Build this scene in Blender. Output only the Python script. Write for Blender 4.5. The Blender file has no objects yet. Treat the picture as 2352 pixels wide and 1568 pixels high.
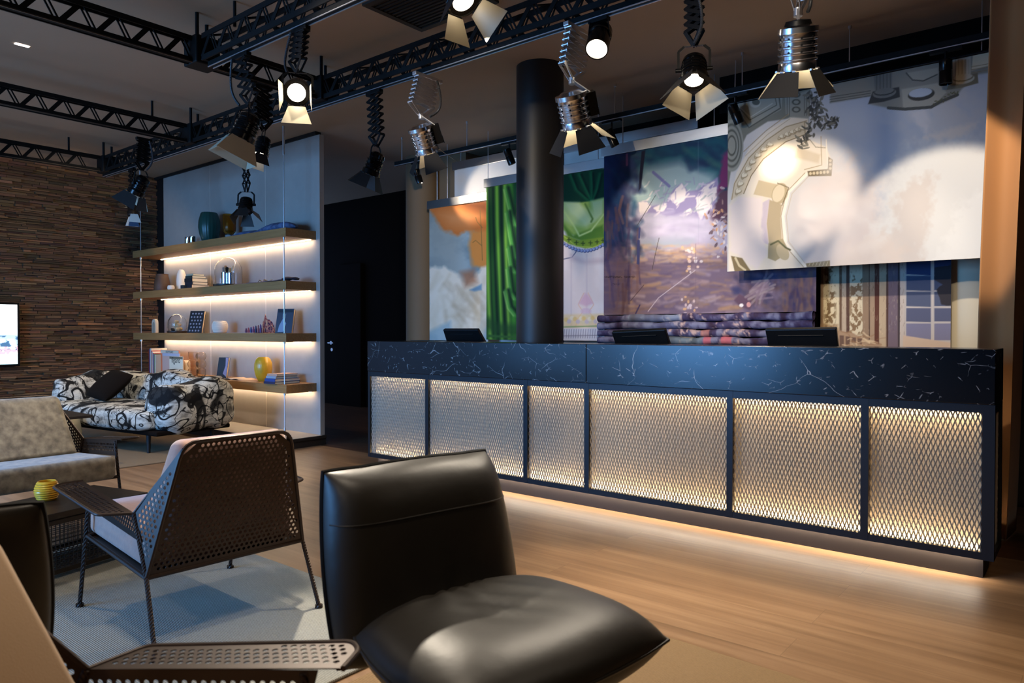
import bpy, math, random
import numpy as np
from mathutils import Vector, Matrix, Quaternion
random.seed(7)
RNG = np.random.default_rng(11)
SC = bpy.context.scene
COL = SC.collection
V = Vector
rad = math.radians

# ------------------------------------------------------------------ camera
FPX, HEAD, EYE = 1660.0, math.radians(39.2), 1.19
PITCH = math.atan(24 / FPX)
_fh = V((-math.sin(HEAD), math.cos(HEAD), 0))
_R = V((math.cos(HEAD), math.sin(HEAD), 0))
_F = _fh * math.cos(PITCH) - V((0, 0, math.sin(PITCH)))
_U = _fh * math.sin(PITCH) + V((0, 0, math.cos(PITCH)))

def P(u, v, X=None, Y=None, Z=None):
    """Where the line of sight through a photo pixel meets a wall, shelf or floor plane."""
    r = _F + _R * ((u - 1176) / FPX) + _U * ((784 - v) / FPX)
    t = X / r.x if X is not None else (Y / r.y if Y is not None else (Z - EYE) / r.z)
    return V((t * r.x, t * r.y, EYE + t * r.z))

cam = bpy.data.cameras.new('camera')
cam.sensor_width = 36.0
cam.lens = FPX / 2352 * 36
cam.clip_start = 0.05
cam.dof.use_dof = True
cam.dof.focus_distance = 5.2
cam.dof.aperture_fstop = 4.5
co = bpy.data.objects.new('camera', cam)
COL.objects.link(co)
co.matrix_world = Matrix(((_R.x, _U.x, -_F.x, 0), (_R.y, _U.y, -_F.y, 0), (_R.z, _U.z, -_F.z, EYE), (0, 0, 0, 1)))
SC.camera = co

# ------------------------------------------------------------------ mesh helpers
class MB:
    def __init__(self):
        self.v, self.f, self.s, self.m = [], [], [], []
        self.mi = 0
    def add(self, vs, fs, smooth=False, M=None):
        b = len(self.v)
        self.v += [tuple(M @ V(p)) if M is not None else tuple(p) for p in vs]
        self.f += [tuple(i + b for i in f) for f in fs]
        self.s += [smooth] * len(fs)
        self.m += [self.mi] * len(fs)
        return self
    def box(self, a, b, M=None):
        x0, y0, z0 = a
        x1, y1, z1 = b
        vs = [(x0, y0, z0), (x1, y0, z0), (x1, y1, z0), (x0, y1, z0), (x0, y0, z1), (x1, y0, z1), (x1, y1, z1), (x0, y1, z1)]
        return self.add(vs, [(3, 2, 1, 0), (4, 5, 6, 7), (0, 1, 5, 4), (1, 2, 6, 5), (2, 3, 7, 6), (3, 0, 4, 7)], False, M)
    def rbox(self, a, b, r, k=3, M=None):
        a, b = V(a), V(b)
        c, h = (a + b) / 2, (b - a) / 2
        r = min(r, min(h) * .98)
        ax = []
        for i in range(3):
            lo = [-h[i] + r * j / k for j in range(k + 1)]
            ax.append(lo + [-t for t in reversed(lo)])
        idx, vs, fs = {}, [], []
        def pt(p):
            q = V([max(-(h[i] - r), min(h[i] - r, p[i])) for i in range(3)])
            d = V(p) - q
            o = c + q + d.normalized() * r
            key = tuple(round(t, 5) for t in o)
            if key not in idx:
                idx[key] = len(vs)
                vs.append(tuple(o))
            return idx[key]
        for i in range(3):
            j, l = (i + 1) % 3, (i + 2) % 3
            for sg in (-1, 1):
                for m in range(len(ax[j]) - 1):
                    for n in range(len(ax[l]) - 1):
                        q = []
                        for dm, dn in ((0, 0), (1, 0), (1, 1), (0, 1)):
                            p = [0, 0, 0]
                            p[i], p[j], p[l] = sg * h[i], ax[j][m + dm], ax[l][n + dn]
                            q.append(pt(p))
                        if sg < 0:
                            q.reverse()
                        if len(set(q)) >= 3:
                            q = list(dict.fromkeys(q))
                            fs.append(q)
        return self.add(vs, fs, True, M)
    def bar(self, p, q, w, t, up=(0, 0, 1)):
        """flat bar from p to q: width w along 'side', thickness t along 'up'-ish normal"""
        p, q = V(p), V(q)
        d = (q - p).normalized()
        n = V(up)
        n = (n - d * n.dot(d)).normalized()
        s = d.cross(n)
        vs = [e + s * (sx * w / 2) + n * (sy * t / 2) for e in (p, q) for sx, sy in ((-1, -1), (1, -1), (1, 1), (-1, 1))]
        return self.add(vs, [(0, 1, 2, 3), (7, 6, 5, 4), (0, 4, 5, 1), (1, 5, 6, 2), (2, 6, 7, 3), (3, 7, 4, 0)])
    def tube(self, pts, r, n=8, closed=False, cap=True):
        pts = [V(p) for p in pts]
        rr = r if isinstance(r, (list, tuple)) else [r] * len(pts)
        N = len(pts)
        vs, fs, prev = [], [], None
        for i, p in enumerate(pts):
            if closed:
                d = pts[(i + 1) % N] - pts[i - 1]
            else:
                d = pts[min(i + 1, N - 1)] - pts[max(i - 1, 0)]
            d.normalize()
            if prev is None:
                a = V((0, 0, 1)) if abs(d.z) < .9 else V((1, 0, 0))
                u = d.cross(a).normalized()
            else:
                u = (prev - d * prev.dot(d)).normalized()
            prev = u
            w = d.cross(u)
            for j in range(n):
                t = 2 * math.pi * j / n
                vs.append(p + (u * math.cos(t) + w * math.sin(t)) * rr[i])
        for i in range(N if closed else N - 1):
            i2 = (i + 1) % N
            for j in range(n):
                j2 = (j + 1) % n
                fs.append((i * n + j, i * n + j2, i2 * n + j2, i2 * n + j))
        if cap and not closed:
            fs.append(tuple(range(n - 1, -1, -1)))
            fs.append(tuple((N - 1) * n + j for j in range(n)))
        return self.add(vs, fs, True)
    def cyl(self, p, q, r, n=16, r2=None):
        return self.tube([p, q], [r, r if r2 is None else r2], n)
    def lathe(self, prof, n=28, M=None, flute=None, cap=True):
        vs, fs = [], []
        for i, (r, z) in enumerate(prof):
            for j in range(n):
                t = 2 * math.pi * j / n
                k = r * (flute(t, z) if flute else 1)
                vs.append((k * math.cos(t), k * math.sin(t), z))
        for i in range(len(prof) - 1):
            for j in range(n):
                j2 = (j + 1) % n
                fs.append((i * n + j, i * n + j2, (i + 1) * n + j2, (i + 1) * n + j))
        if cap and prof[0][0] > 1e-6:
            fs.append(tuple(range(n - 1, -1, -1)))
        if cap and prof[-1][0] > 1e-6:
            fs.append(tuple((len(prof) - 1) * n + j for j in range(n)))
        return self.add(vs, fs, True, M)
    def grid(self, fn, nu, nv, smooth=True, flip=False):
        vs = [fn(i / nu, j / nv) for j in range(nv + 1) for i in range(nu + 1)]
        fs = []
        for j in range(nv):
            for i in range(nu):
                a = j * (nu + 1) + i
                q = (a, a + 1, a + nu + 2, a + nu + 1)
                fs.append(q[::-1] if flip else q)
        return self.add(vs, fs, smooth)
    def prism(self, poly, d, M=None):
        """flat polygon (list of 3d points) pushed along vector d"""
        n = len(poly)
        d = V(d)
        vs = [V(p) for p in poly] + [V(p) + d for p in poly]
        fs = [tuple(range(n - 1, -1, -1)), tuple(range(n, 2 * n))] + [(i, (i + 1) % n, n + (i + 1) % n, n + i) for i in range(n)]
        return self.add(vs, fs, False, M)
    def build(self, name, mats, parent=None, loc=None, cols=None, bevel=0, solid=0, weld=False, local=False):
        """one mesh object; geometry is given in world space (or, with local=True, in the parent's space)"""
        me = bpy.data.meshes.new(name)
        o = bpy.data.objects.new(name, me)
        org = V((0, 0, 0))
        if parent is None and loc is not None:
            org = V(loc)
        me.from_pydata([tuple(V(p) - org) for p in self.v] if org.length else self.v, [], self.f)
        for mt in (mats if isinstance(mats, (list, tuple)) else [mats]):
            me.materials.append(mt)
        me.polygons.foreach_set('use_smooth', self.s)
        me.polygons.foreach_set('material_index', self.m)
        if cols is not None:
            at = me.color_attributes.new('paint', 'FLOAT_COLOR', 'POINT')
            at.data.foreach_set('color', np.asarray(cols, dtype=np.float32).ravel())
        if weld:
            import bmesh
            bm = bmesh.new()
            bm.from_mesh(me)
            bmesh.ops.remove_doubles(bm, verts=bm.verts, dist=1e-4)
            bmesh.ops.recalc_face_normals(bm, faces=bm.faces)
            bm.to_mesh(me)
            bm.free()
        if any(self.s):
            me.set_sharp_from_angle(angle=rad(38))
        me.update()
        COL.objects.link(o)
        o.location = org
        if parent is not None:
            o.parent = parent
            if not local:
                o.matrix_parent_inverse = world_of(parent).inverted()
        if bevel:
            md = o.modifiers.new('bevel', 'BEVEL')
            md.width, md.segments, md.limit_method = bevel, 2, 'ANGLE'
        if solid:
            md = o.modifiers.new('solid', 'SOLIDIFY')
            md.thickness, md.offset = solid, 0
        return o

def world_of(o):
    m = o.matrix_basis.copy()
    while o.parent is not None:
        m = o.parent.matrix_basis @ o.matrix_parent_inverse @ m
        o = o.parent
    return m

def tag(o, label, cat, group=None):
    o['label'], o['category'] = label, cat
    if group:
        o['group'] = group
    return o

def thing(name, label, cat, loc=(0, 0, 0), rz=0, group=None):
    o = bpy.data.objects.new(name, None)
    COL.objects.link(o)
    o.empty_display_size = .1
    o.location = loc
    o.rotation_euler = (0, 0, rz)
    return tag(o, label, cat, group)

def struct(o):
    o['kind'] = 'structure'
    return o

# ------------------------------------------------------------------ materials
def lin(c):
    return tuple((x / 255 / 12.92) if x / 255 <= .04045 else ((x / 255 + .055) / 1.055) ** 2.4 for x in c)

def mat(name, rgb, rough=.5, metal=0., spec=.5, vary=None, bump=None, trans=0, ior=1.45, emit=None, coat=0, attr=False, rgb2=None, stretch=None, sheen=0, bw=None):
    """vary=(scale, amount) mixes towards rgb2 with noise; bump=(scale, strength); bw=(axis, scale, strength) adds ridges"""
    m = bpy.data.materials.new(name)
    m.use_nodes = True
    nt = m.node_tree
    b = nt.nodes['Principled BSDF']
    b.inputs['Base Color'].default_value = (*lin(rgb), 1)
    b.inputs['Roughness'].default_value = rough
    b.inputs['Metallic'].default_value = metal
    b.inputs['Specular IOR Level'].default_value = spec
    b.inputs['IOR'].default_value = ior
    if coat:
        b.inputs['Coat Weight'].default_value = coat
        b.inputs['Coat Roughness'].default_value = .1
    if sheen:
        b.inputs['Sheen Weight'].default_value = sheen
    if trans:
        b.inputs['Transmission Weight'].default_value = trans
    if emit:
        b.inputs['Emission Color'].default_value = (*emit[0], 1)
        b.inputs['Emission Strength'].default_value = emit[1]
    L = nt.links.new
    N = nt.nodes.new
    if attr:
        a = N('ShaderNodeVertexColor')
        a.layer_name = 'paint'
        L(a.outputs['Color'], b.inputs['Base Color'])
        if attr == 'emit':
            L(a.outputs['Color'], b.inputs['Emission Color'])
            b.inputs['Emission Strength'].default_value = 1.1
    tc = None
    def coords():
        nonlocal tc
        if tc is None:
            tc = N('ShaderNodeTexCoord')
            if stretch:
                mp = N('ShaderNodeMapping')
                mp.inputs['Scale'].default_value = stretch
                L(tc.outputs['Object'], mp.inputs['Vector'])
                tc = mp
        return tc.outputs[0] if tc.bl_idname == 'ShaderNodeMapping' else tc.outputs['Object']
    if vary:
        n = N('ShaderNodeTexNoise')
        n.inputs['Scale'].default_value = vary[0]
        n.inputs['Detail'].default_value = 6
        L(coords(), n.inputs['Vector'])
        r = N('ShaderNodeValToRGB')
        r.color_ramp.elements[0].position = .5 - vary[1]
        r.color_ramp.elements[1].position = .5 + vary[1]
        r.color_ramp.elements[0].color = (*lin(rgb), 1)
        r.color_ramp.elements[1].color = (*lin(rgb2 or tuple(min(255, x * 1.25) for x in rgb)), 1)
        L(n.outputs['Fac'], r.inputs['Fac'])
        L(r.outputs['Color'], b.inputs['Base Color'])
    h = None
    if bump:
        n2 = N('ShaderNodeTexNoise')
        n2.inputs['Scale'].default_value = bump[0]
        n2.inputs['Detail'].default_value = 4
        L(coords(), n2.inputs['Vector'])
        h = n2.outputs['Fac']
        st = bump[1]
    if bw:
        w = N('ShaderNodeTexWave')
        w.bands_direction = bw[0]
        w.inputs['Scale'].default_value = bw[1]
        w.inputs['Distortion'].default_value = .4
        L(coords(), w.inputs['Vector'])
        h = w.outputs['Fac']
        st = bw[2]
    if h is not None:
        bp = N('ShaderNodeBump')
        bp.inputs['Strength'].default_value = st
        bp.inputs['Distance'].default_value = .01
        L(h, bp.inputs['Height'])
        L(bp.outputs['Normal'], b.inputs['Normal'])
    return m

def wood(name, c1, c2, c3, scale=(1.2, 9, 9), plank=None, rough=.45):
    """grain along the object's x axis; plank=(length, width) lays boards with fine joints"""
    m = mat(name, c1, rough)
    nt = m.node_tree
    N, L, b = nt.nodes.new, nt.links.new, nt.nodes['Principled BSDF']
    tc = N('ShaderNodeTexCoord')
    mp = N('ShaderNodeMapping')
    mp.inputs['Scale'].default_value = scale
    vec = tc.outputs['Object']
    br = None
    if plank:
        br = N('ShaderNodeTexBrick')
        br.inputs['Color1'].default_value = (0, 0, 0, 1)
        br.inputs['Color2'].default_value = (1, 1, 1, 1)
        br.inputs['Mortar'].default_value = (.5, .5, .5, 1)
        br.inputs['Scale'].default_value = 1
        br.inputs['Brick Width'].default_value = plank[0]
        br.inputs['Row Height'].default_value = plank[1]
        br.inputs['Mortar Size'].default_value = .0007
        br.inputs['Mortar Smooth'].default_value = 0
        br.offset = .37
        L(vec, br.inputs['Vector'])
        cm = N('ShaderNodeVectorMath')
        cm.operation = 'MULTIPLY_ADD'
        cm.inputs[1].default_value = (7, 5, 3)
        L(br.outputs['Color'], cm.inputs[0])
        L(vec, cm.inputs[2])
        vec = cm.outputs[0]
    L(vec, mp.inputs['Vector'])
    n = N('ShaderNodeTexNoise')
    n.inputs['Scale'].default_value = 1.6
    n.inputs['Detail'].default_value = 9
    n.inputs['Roughness'].default_value = .62
    n.inputs['Distortion'].default_value = .5
    L(mp.outputs[0], n.inputs['Vector'])
    r = N('ShaderNodeValToRGB')
    e = r.color_ramp.elements
    e[0].position, e[1].position = .3, .72
    e[0].color, e[1].color = (*lin(c2), 1), (*lin(c3), 1)
    k = e.new(.5)
    k.color = (*lin(c1), 1)
    L(n.outputs['Fac'], r.inputs['Fac'])
    out = r.outputs['Color']
    if br is not None:
        mx = N('ShaderNodeMix')
        mx.data_type = 'RGBA'
        mx.blend_type = 'MULTIPLY'
        mx.inputs[0].default_value = .13
        L(out, mx.inputs[6])
        L(br.outputs['Color'], mx.inputs[7])
        m2 = N('ShaderNodeMix')
        m2.data_type = 'RGBA'
        m2.inputs[7].default_value = (*lin(tuple(x * .8 for x in c2)), 1)
        L(br.outputs['Fac'], m2.inputs[0])
        L(mx.outputs[2], m2.inputs[6])
        out = m2.outputs[2]
    L(out, b.inputs['Base Color'])
    bp = N('ShaderNodeBump')
    bp.inputs['Strength'].default_value = .12
    bp.inputs['Distance'].default_value = .004
    L(n.outputs['Fac'], bp.inputs['Height'])
    L(bp.outputs['Normal'], b.inputs['Normal'])
    return m

WARM = (1.0, .82, .61)
M = {}
M['black_metal'] = mat('black_metal', (22, 21, 21), .42, .6)
M['truss_black'] = mat('truss_black', (11, 10, 9), .6, 0, .25)
M['gloss_black'] = mat('gloss_black', (20, 19, 19), .22, .5)
M['chrome'] = mat('chrome', (225, 225, 228), .12, 1.)
M['alu'] = mat('alu', (214, 213, 214), .36, .9)
M['steel'] = mat('steel', (200, 198, 195), .3, 1., stretch=(1, 1, 40), bump=(30, .08))
M['door_black'] = mat('door_black', (38, 36, 35), .5, .2)
M['door_pale'] = mat('door_pale', (176, 166, 142), .5, .2)
M['lens_dark'] = mat('lens_dark', (60, 60, 64), .1, .2)
M['lens_lit'] = mat('lens_lit', (255, 240, 210), .3, emit=((1, .88, .70), 22))
M['lens_dim'] = mat('lens_dim', (255, 240, 210), .3, emit=((1, .84, .64), 7))
M['led'] = mat('led', (255, 225, 180), .4, emit=((1, .78, .52), 22))
M['cable'] = mat('cable', (52, 53, 56), .45)
M['ceiling'] = mat('ceiling', (166, 141, 115), .8, vary=(3, .4), rgb2=(171, 146, 120))
M['dark_wall'] = mat('dark_wall', (17, 13, 10), .85, spec=.1)
M['panel'] = mat('panel', (158, 150, 141), .75, vary=(9, .35), rgb2=(166, 158, 149), bump=(60, .06))
M['plinth_dark'] = mat('plinth_dark', (38, 31, 25), .5)
M['oak'] = wood('oak', (160, 114, 66), (146, 102, 56), (172, 127, 77), (1.2, 36, 36), rough=.5)
M['floor'] = wood('floor_oak', (136, 104, 74), (116, 87, 60), (156, 124, 92), (.5, 9, 9), plank=(1.9, .19), rough=.4)
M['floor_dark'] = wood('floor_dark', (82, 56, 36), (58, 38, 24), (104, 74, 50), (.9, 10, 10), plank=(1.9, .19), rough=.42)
M['pillar'] = mat('pillar_paint', (30, 28, 27), .5)
M['cream'] = mat('cream_plaster', (214, 200, 172), .7)
M['tan_wall'] = mat('tan_wall', (122, 100, 74), .7)
M['curtain_tan'] = mat('curtain_tan', (176, 120, 68), .75, sheen=.3)
M['curtain_brown'] = mat('curtain_brown', (74, 48, 30), .8)
M['mesh_metal'] = mat('expanded_metal', (190, 179, 162), .34, .4)
M['counter_back'] = mat('counter_backing', (232, 212, 178), .6)
M['frame_dark'] = mat('frame_dark', (40, 41, 45), .38, .5)
M['leather'] = mat('leather', (26, 22, 16), .45, 0, .5, bump=(7, .3), vary=(3, .4), rgb2=(32, 27, 20))
M['piping'] = mat('piping', (9, 9, 10), .65, spec=.2)
M['rusty_metal'] = mat('perforated_brown', (52, 40, 34), .42, .55)
M['rebar'] = mat('rebar', (58, 48, 44), .38, .7, bw=('DIAGONAL', 40, .5))
M['pink'] = mat('pink_velvet', (150, 114, 100), .85, vary=(22, .3), rgb2=(168, 134, 120), sheen=.5, bump=(90, .1))
M['tan_cushion'] = mat('tan_cushion', (150, 118, 82), .8, bump=(300, .08), sheen=.3)
M['grey_velvet'] = mat('grey_velvet', (112, 104, 92), .8, vary=(24, .2), rgb2=(172, 161, 140), sheen=.3, bump=(70, .12))
M['black_cloth'] = mat('black_cloth', (20, 14, 10), .95, spec=.1, bump=(60, .1))
M['table_black'] = mat('table_black', (40, 34, 30), .35, .4, bump=(25, .08))
M['white_ceramic'] = mat('white_ceramic', (232, 222, 206), .45)
M['brown_vase'] = mat('brown_vase', (74, 52, 38), .55, vary=(12, .3), rgb2=(100, 72, 52))
M['yellow_glaze'] = mat('yellow_glaze', (206, 150, 24), .35, vary=(14, .3), rgb2=(220, 172, 48), coat=.4)
M['green_glass'] = mat('green_glass', (22, 58, 52), .3, spec=.6, vary=(20, .4), rgb2=(40, 84, 74), stretch=(1, 1, .1))
M['glass'] = mat('clear_glass', (250, 250, 250), .02, trans=1, ior=1.3)
M['amber_glass'] = mat('amber_glass', (206, 140, 50), .05, trans=.9, ior=1.25)
M['smoke_glass'] = mat('smoke_glass', (246, 238, 228), .03, trans=1, ior=1.2)
M['frosted'] = mat('frosted', (226, 214, 190), .5, trans=.3, ior=1.3)
M['paper'] = mat('paper', (232, 216, 190), .8)
M['monitor'] = mat('monitor_plastic', (20, 20, 21), .38)
M['blue_cloth'] = mat('blue_cloth', (52, 62, 92), .85, vary=(16, .2), rgb2=(104, 116, 148))
M['beige_fabric'] = mat('beige_fabric', (170, 160, 134), .85, bump=(120, .15))
M['paint'] = mat('painted_canvas', (200, 200, 200), .7, spec=.2, attr=True, bump=(500, .05))
M['screen'] = mat('lit_screen', (0, 0, 0), .2, attr='emit')
def solid(rgb, rough=.6, metal=0.):
    k = 'c%02x%02x%02x' % rgb
    if k not in M:
        M[k] = mat('colour_' + k, rgb, rough, metal)
    return M[k]

def rug_mat(name, c1, c2, scale, axis='Y'):
    m = mat(name, c1, .95, 0, .1)
    nt = m.node_tree
    N, L, b = nt.nodes.new, nt.links.new, nt.nodes['Principled BSDF']
    tc = N('ShaderNodeTexCoord')
    w = N('ShaderNodeTexWave')
    w.bands_direction = axis
    w.inputs['Scale'].default_value = scale
    w.inputs['Distortion'].default_value = .8
    w.inputs['Detail'].default_value = 3
    w.inputs['Detail Scale'].default_value = 3
    L(tc.outputs['Object'], w.inputs['Vector'])
    n = N('ShaderNodeTexNoise')
    n.inputs['Scale'].default_value = 130
    n.inputs['Detail'].default_value = 3
    L(tc.outputs['Object'], n.inputs['Vector'])
    mx = N('ShaderNodeMix')
    mx.data_type = 'RGBA'
    mx.inputs[6].default_value = (*lin(c1), 1)
    mx.inputs[7].default_value = (*lin(c2), 1)
    ad = N('ShaderNodeMath')
    ad.operation = 'MULTIPLY_ADD'
    ad.inputs[1].default_value = .55
    L(w.outputs['Fac'], ad.inputs[0])
    m2 = N('ShaderNodeMath')
    m2.operation = 'MULTIPLY'
    m2.inputs[1].default_value = .55
    L(n.outputs['Fac'], m2.inputs[0])
    L(m2.outputs[0], ad.inputs[2])
    L(ad.outputs[0], mx.inputs[0])
    L(mx.outputs[2], b.inputs['Base Color'])
    bp = N('ShaderNodeBump')
    bp.inputs['Strength'].default_value = .6
    bp.inputs['Distance'].default_value = .006
    L(ad.outputs[0], bp.inputs['Height'])
    L(bp.outputs['Normal'], b.inputs['Normal'])
    return m
M['rug_grey'] = rug_mat('rug_grey', (112, 112, 106), (168, 168, 160), 42)
M['rug_taupe'] = rug_mat('rug_taupe', (112, 96, 78), (142, 122, 98), 42)
M['rug_beige'] = rug_mat('rug_beige', (120, 98, 72), (150, 124, 92), 42)

def marble():
    m = mat('black_marble', (10, 11, 14), .24, 0, .5)
    nt = m.node_tree
    N, L, b = nt.nodes.new, nt.links.new, nt.nodes['Principled BSDF']
    tc = N('ShaderNodeTexCoord')
    def vein(scale, width, rot, dist, thr, off):
        mp = N('ShaderNodeMapping')
        mp.inputs['Rotation'].default_value = rot
        mp.inputs['Location'].default_value = (off, off * .7, 0)
        mp.inputs['Scale'].default_value = (1, 1, 1.5)
        L(tc.outputs['Object'], mp.inputs['Vector'])
        ns = N('ShaderNodeTexNoise')
        ns.inputs['Scale'].default_value = 3.5
        ns.inputs['Detail'].default_value = 2
        L(mp.outputs[0], ns.inputs['Vector'])
        ad = N('ShaderNodeVectorMath')
        ad.operation = 'MULTIPLY_ADD'
        ad.inputs[1].default_value = (dist, dist, dist)
        L(ns.outputs['Color'], ad.inputs[0])
        L(mp.outputs[0], ad.inputs[2])
        vo = N('ShaderNodeTexVoronoi')
        vo.feature = 'DISTANCE_TO_EDGE'
        vo.inputs['Scale'].default_value = scale
        L(ad.outputs[0], vo.inputs['Vector'])
        r = N('ShaderNodeMapRange')
        r.inputs['From Min'].default_value = 0
        r.inputs['From Max'].default_value = width
        r.inputs['To Min'].default_value = 1
        r.inputs['To Max'].default_value = 0
        L(vo.outputs['Distance'], r.inputs['Value'])
        n3 = N('ShaderNodeTexNoise')
        n3.inputs['Scale'].default_value = scale * 1.3
        n3.inputs['Detail'].default_value = 2
        L(mp.outputs[0], n3.inputs['Vector'])
        g = N('ShaderNodeMapRange')
        g.inputs['From Min'].default_value = thr
        g.inputs['From Max'].default_value = thr + .1
        L(n3.outputs['Fac'], g.inputs['Value'])
        mu = N('ShaderNodeMath')
        mu.operation = 'MULTIPLY'
        L(r.outputs[0], mu.inputs[0])
        L(g.outputs[0], mu.inputs[1])
        return mu.outputs[0]
    a = vein(1.9, .0038, (.3, .5, .2), .22, .5, 3)
    c = vein(5.5, .009, (.8, .2, .6), .16, .56, 8)
    d = vein(14, .035, (.1, .9, .4), .12, .58, 1)
    mx1 = N('ShaderNodeMath'); mx1.operation = 'MAXIMUM'
    L(a, mx1.inputs[0]); L(c, mx1.inputs[1])
    mx2 = N('ShaderNodeMath'); mx2.operation = 'MAXIMUM'
    L(mx1.outputs[0], mx2.inputs[0]); L(d, mx2.inputs[1])
    sc = N('ShaderNodeMath'); sc.operation = 'MULTIPLY'; sc.inputs[1].default_value = .66
    L(mx2.outputs[0], sc.inputs[0])
    mx = N('ShaderNodeMix'); mx.data_type = 'RGBA'
    mx.inputs[6].default_value = (*lin((11, 12, 15)), 1)
    mx.inputs[7].default_value = (*lin((214, 206, 200)), 1)
    L(sc.outputs[0], mx.inputs[0])
    L(mx.outputs[2], b.inputs['Base Color'])
    return m
M['marble'] = marble()

def graffiti():
    m = mat('graffiti_fabric', (200, 196, 184), .8, 0, .2)
    nt = m.node_tree
    N, L, b = nt.nodes.new, nt.links.new, nt.nodes['Principled BSDF']
    tc = N('ShaderNodeTexCoord')
    def noise(s, d, dist=0, rough=.5, off=0, sc=(1, 1, 1)):
        mp = N('ShaderNodeMapping')
        mp.inputs['Location'].default_value = (off, off, off)
        mp.inputs['Scale'].default_value = sc
        L(tc.outputs['Object'], mp.inputs['Vector'])
        n = N('ShaderNodeTexNoise')
        n.inputs['Scale'].default_value = s
        n.inputs['Detail'].default_value = d
        n.inputs['Roughness'].default_value = rough
        n.inputs['Distortion'].default_value = dist
        L(mp.outputs[0], n.inputs['Vector'])
        return n.outputs['Fac']
    def ramp(src, pts):
        r = N('ShaderNodeValToRGB')
        e = r.color_ramp.elements
        e[0].position, e[0].color = pts[0][0], (pts[0][1],) * 3 + (1,)
        e[1].position, e[1].color = pts[1][0], (pts[1][1],) * 3 + (1,)
        for p, c in pts[2:]:
            k = e.new(p)
            k.color = (c, c, c, 1)
        L(src, r.inputs['Fac'])
        return r.outputs['Color']
    def mul(a, c):
        x = N('ShaderNodeMix'); x.data_type = 'RGBA'; x.blend_type = 'MULTIPLY'
        x.inputs[0].default_value = 1
        L(a, x.inputs[6]); L(c, x.inputs[7])
        return x.outputs[2]
    blobs = ramp(noise(2.6, 2, 1.0, .4), [(.40, .03), (.44, 1)])
    strokes = ramp(noise(2.9, 0, 2.0, .3, 5), [(.455, 1), (.465, .02), (.52, .02), (.535, 1)])
    thin = ramp(noise(6, 1, 1.8, .4, 9), [(.47, 1), (.482, .04), (.51, .04), (.522, 1)])
    grime = ramp(noise(7, 6, .3, .7, 13, (1, 1, 3)), [(.34, .3), (.56, 1)])
    out = mul(mul(mul(strokes, thin), grime), blobs)
    x = N('ShaderNodeMix'); x.data_type = 'RGBA'
    x.inputs[6].default_value = (*lin((14, 14, 16)), 1)
    x.inputs[7].default_value = (*lin((206, 202, 190)), 1)
    L(out, x.inputs[0])
    L(x.outputs[2], b.inputs['Base Color'])
    bp = N('ShaderNodeBump'); bp.inputs['Strength'].default_value = .35; bp.inputs['Distance'].default_value = .03
    L(noise(5, 3, .5), bp.inputs['Height'])
    L(bp.outputs['Normal'], b.inputs['Normal'])
    return m
M['graffiti'] = graffiti()

# ------------------------------------------------------------------ room shell
CEIL = 3.27
struct(MB().box((-10.6, -3.3, -.1), (2.6, 4.56, 0)).build('floor', M['floor'], loc=(-4, 0, 0)))
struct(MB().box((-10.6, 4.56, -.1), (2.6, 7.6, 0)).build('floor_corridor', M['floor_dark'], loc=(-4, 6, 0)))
struct(MB().box((-10.6, -3.3, CEIL), (2.6, 7.6, CEIL + .1)).build('ceiling', M['ceiling'], loc=(-4, 0, CEIL)))
struct(MB().box((-12, 7.3, 0), (-6.0, 7.45, CEIL)).build('wall_corridor', M['dark_wall'], loc=(-9, 7.3, 0)))
struct(MB().box((-6.05, 6.45, 0), (-.62, 6.6, CEIL)).build('wall_back', M['dark_wall'], loc=(-3, 6.5, 0)))
struct(MB().box((-.62, 5.95, 0), (2.5, 6.1, CEIL)).build('wall_alcove', M['dark_wall'], loc=(1, 6, 0)))
struct(MB().box((-6.25, 6.2, 0), (-5.75, 6.45, CEIL)).build('wall_pier', M['tan_wall'], loc=(-6, 6.3, 0)))
struct(MB().box((2.45, -3.3, 0), (2.6, 6.1, CEIL)).build('wall_right', M['dark_wall'], loc=(2.5, 0, 0)))
# the street side, behind the camera: a wall with two tall windows that let the daylight in
wf = MB()
WZ0, WZ1 = .35, 2.75
WINS = [(-9.6, -7.2), (-6.4, -4.0)]
for a, b in ((-10.6, -9.6), (-7.2, -6.4), (-4.0, 2.6)):
    wf.box((a, -3.3, 0), (b, -3.15, CEIL))
for a, b in WINS:
    wf.box((a, -3.3, 0), (b, -3.15, WZ0))
    wf.box((a, -3.3, WZ1), (b, -3.15, CEIL))
struct(wf.build('wall_front', M['dark_wall'], loc=(-4, -3.2, 0)))
for i, (a, b) in enumerate(WINS):
    fr = MB()
    for x in (a, (a + b) / 2 - .02, b - .04):
        fr.box((x, -3.26, WZ0), (x + .04, -3.2, WZ1))
    for z in (WZ0, WZ1 - .04):
        fr.box((a, -3.26, z), (b, -3.2, z + .04))
    struct(fr.build('window_%d' % (i + 1), M['frame_dark'], loc=(a, -3.2, WZ0)))

struct(MB().box((-2.45, 5.70, 2.97), (2.5, 5.79, CEIL)).build('wall_bulkhead', M['dark_wall'], loc=(0, 5.7, 3)))
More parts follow.
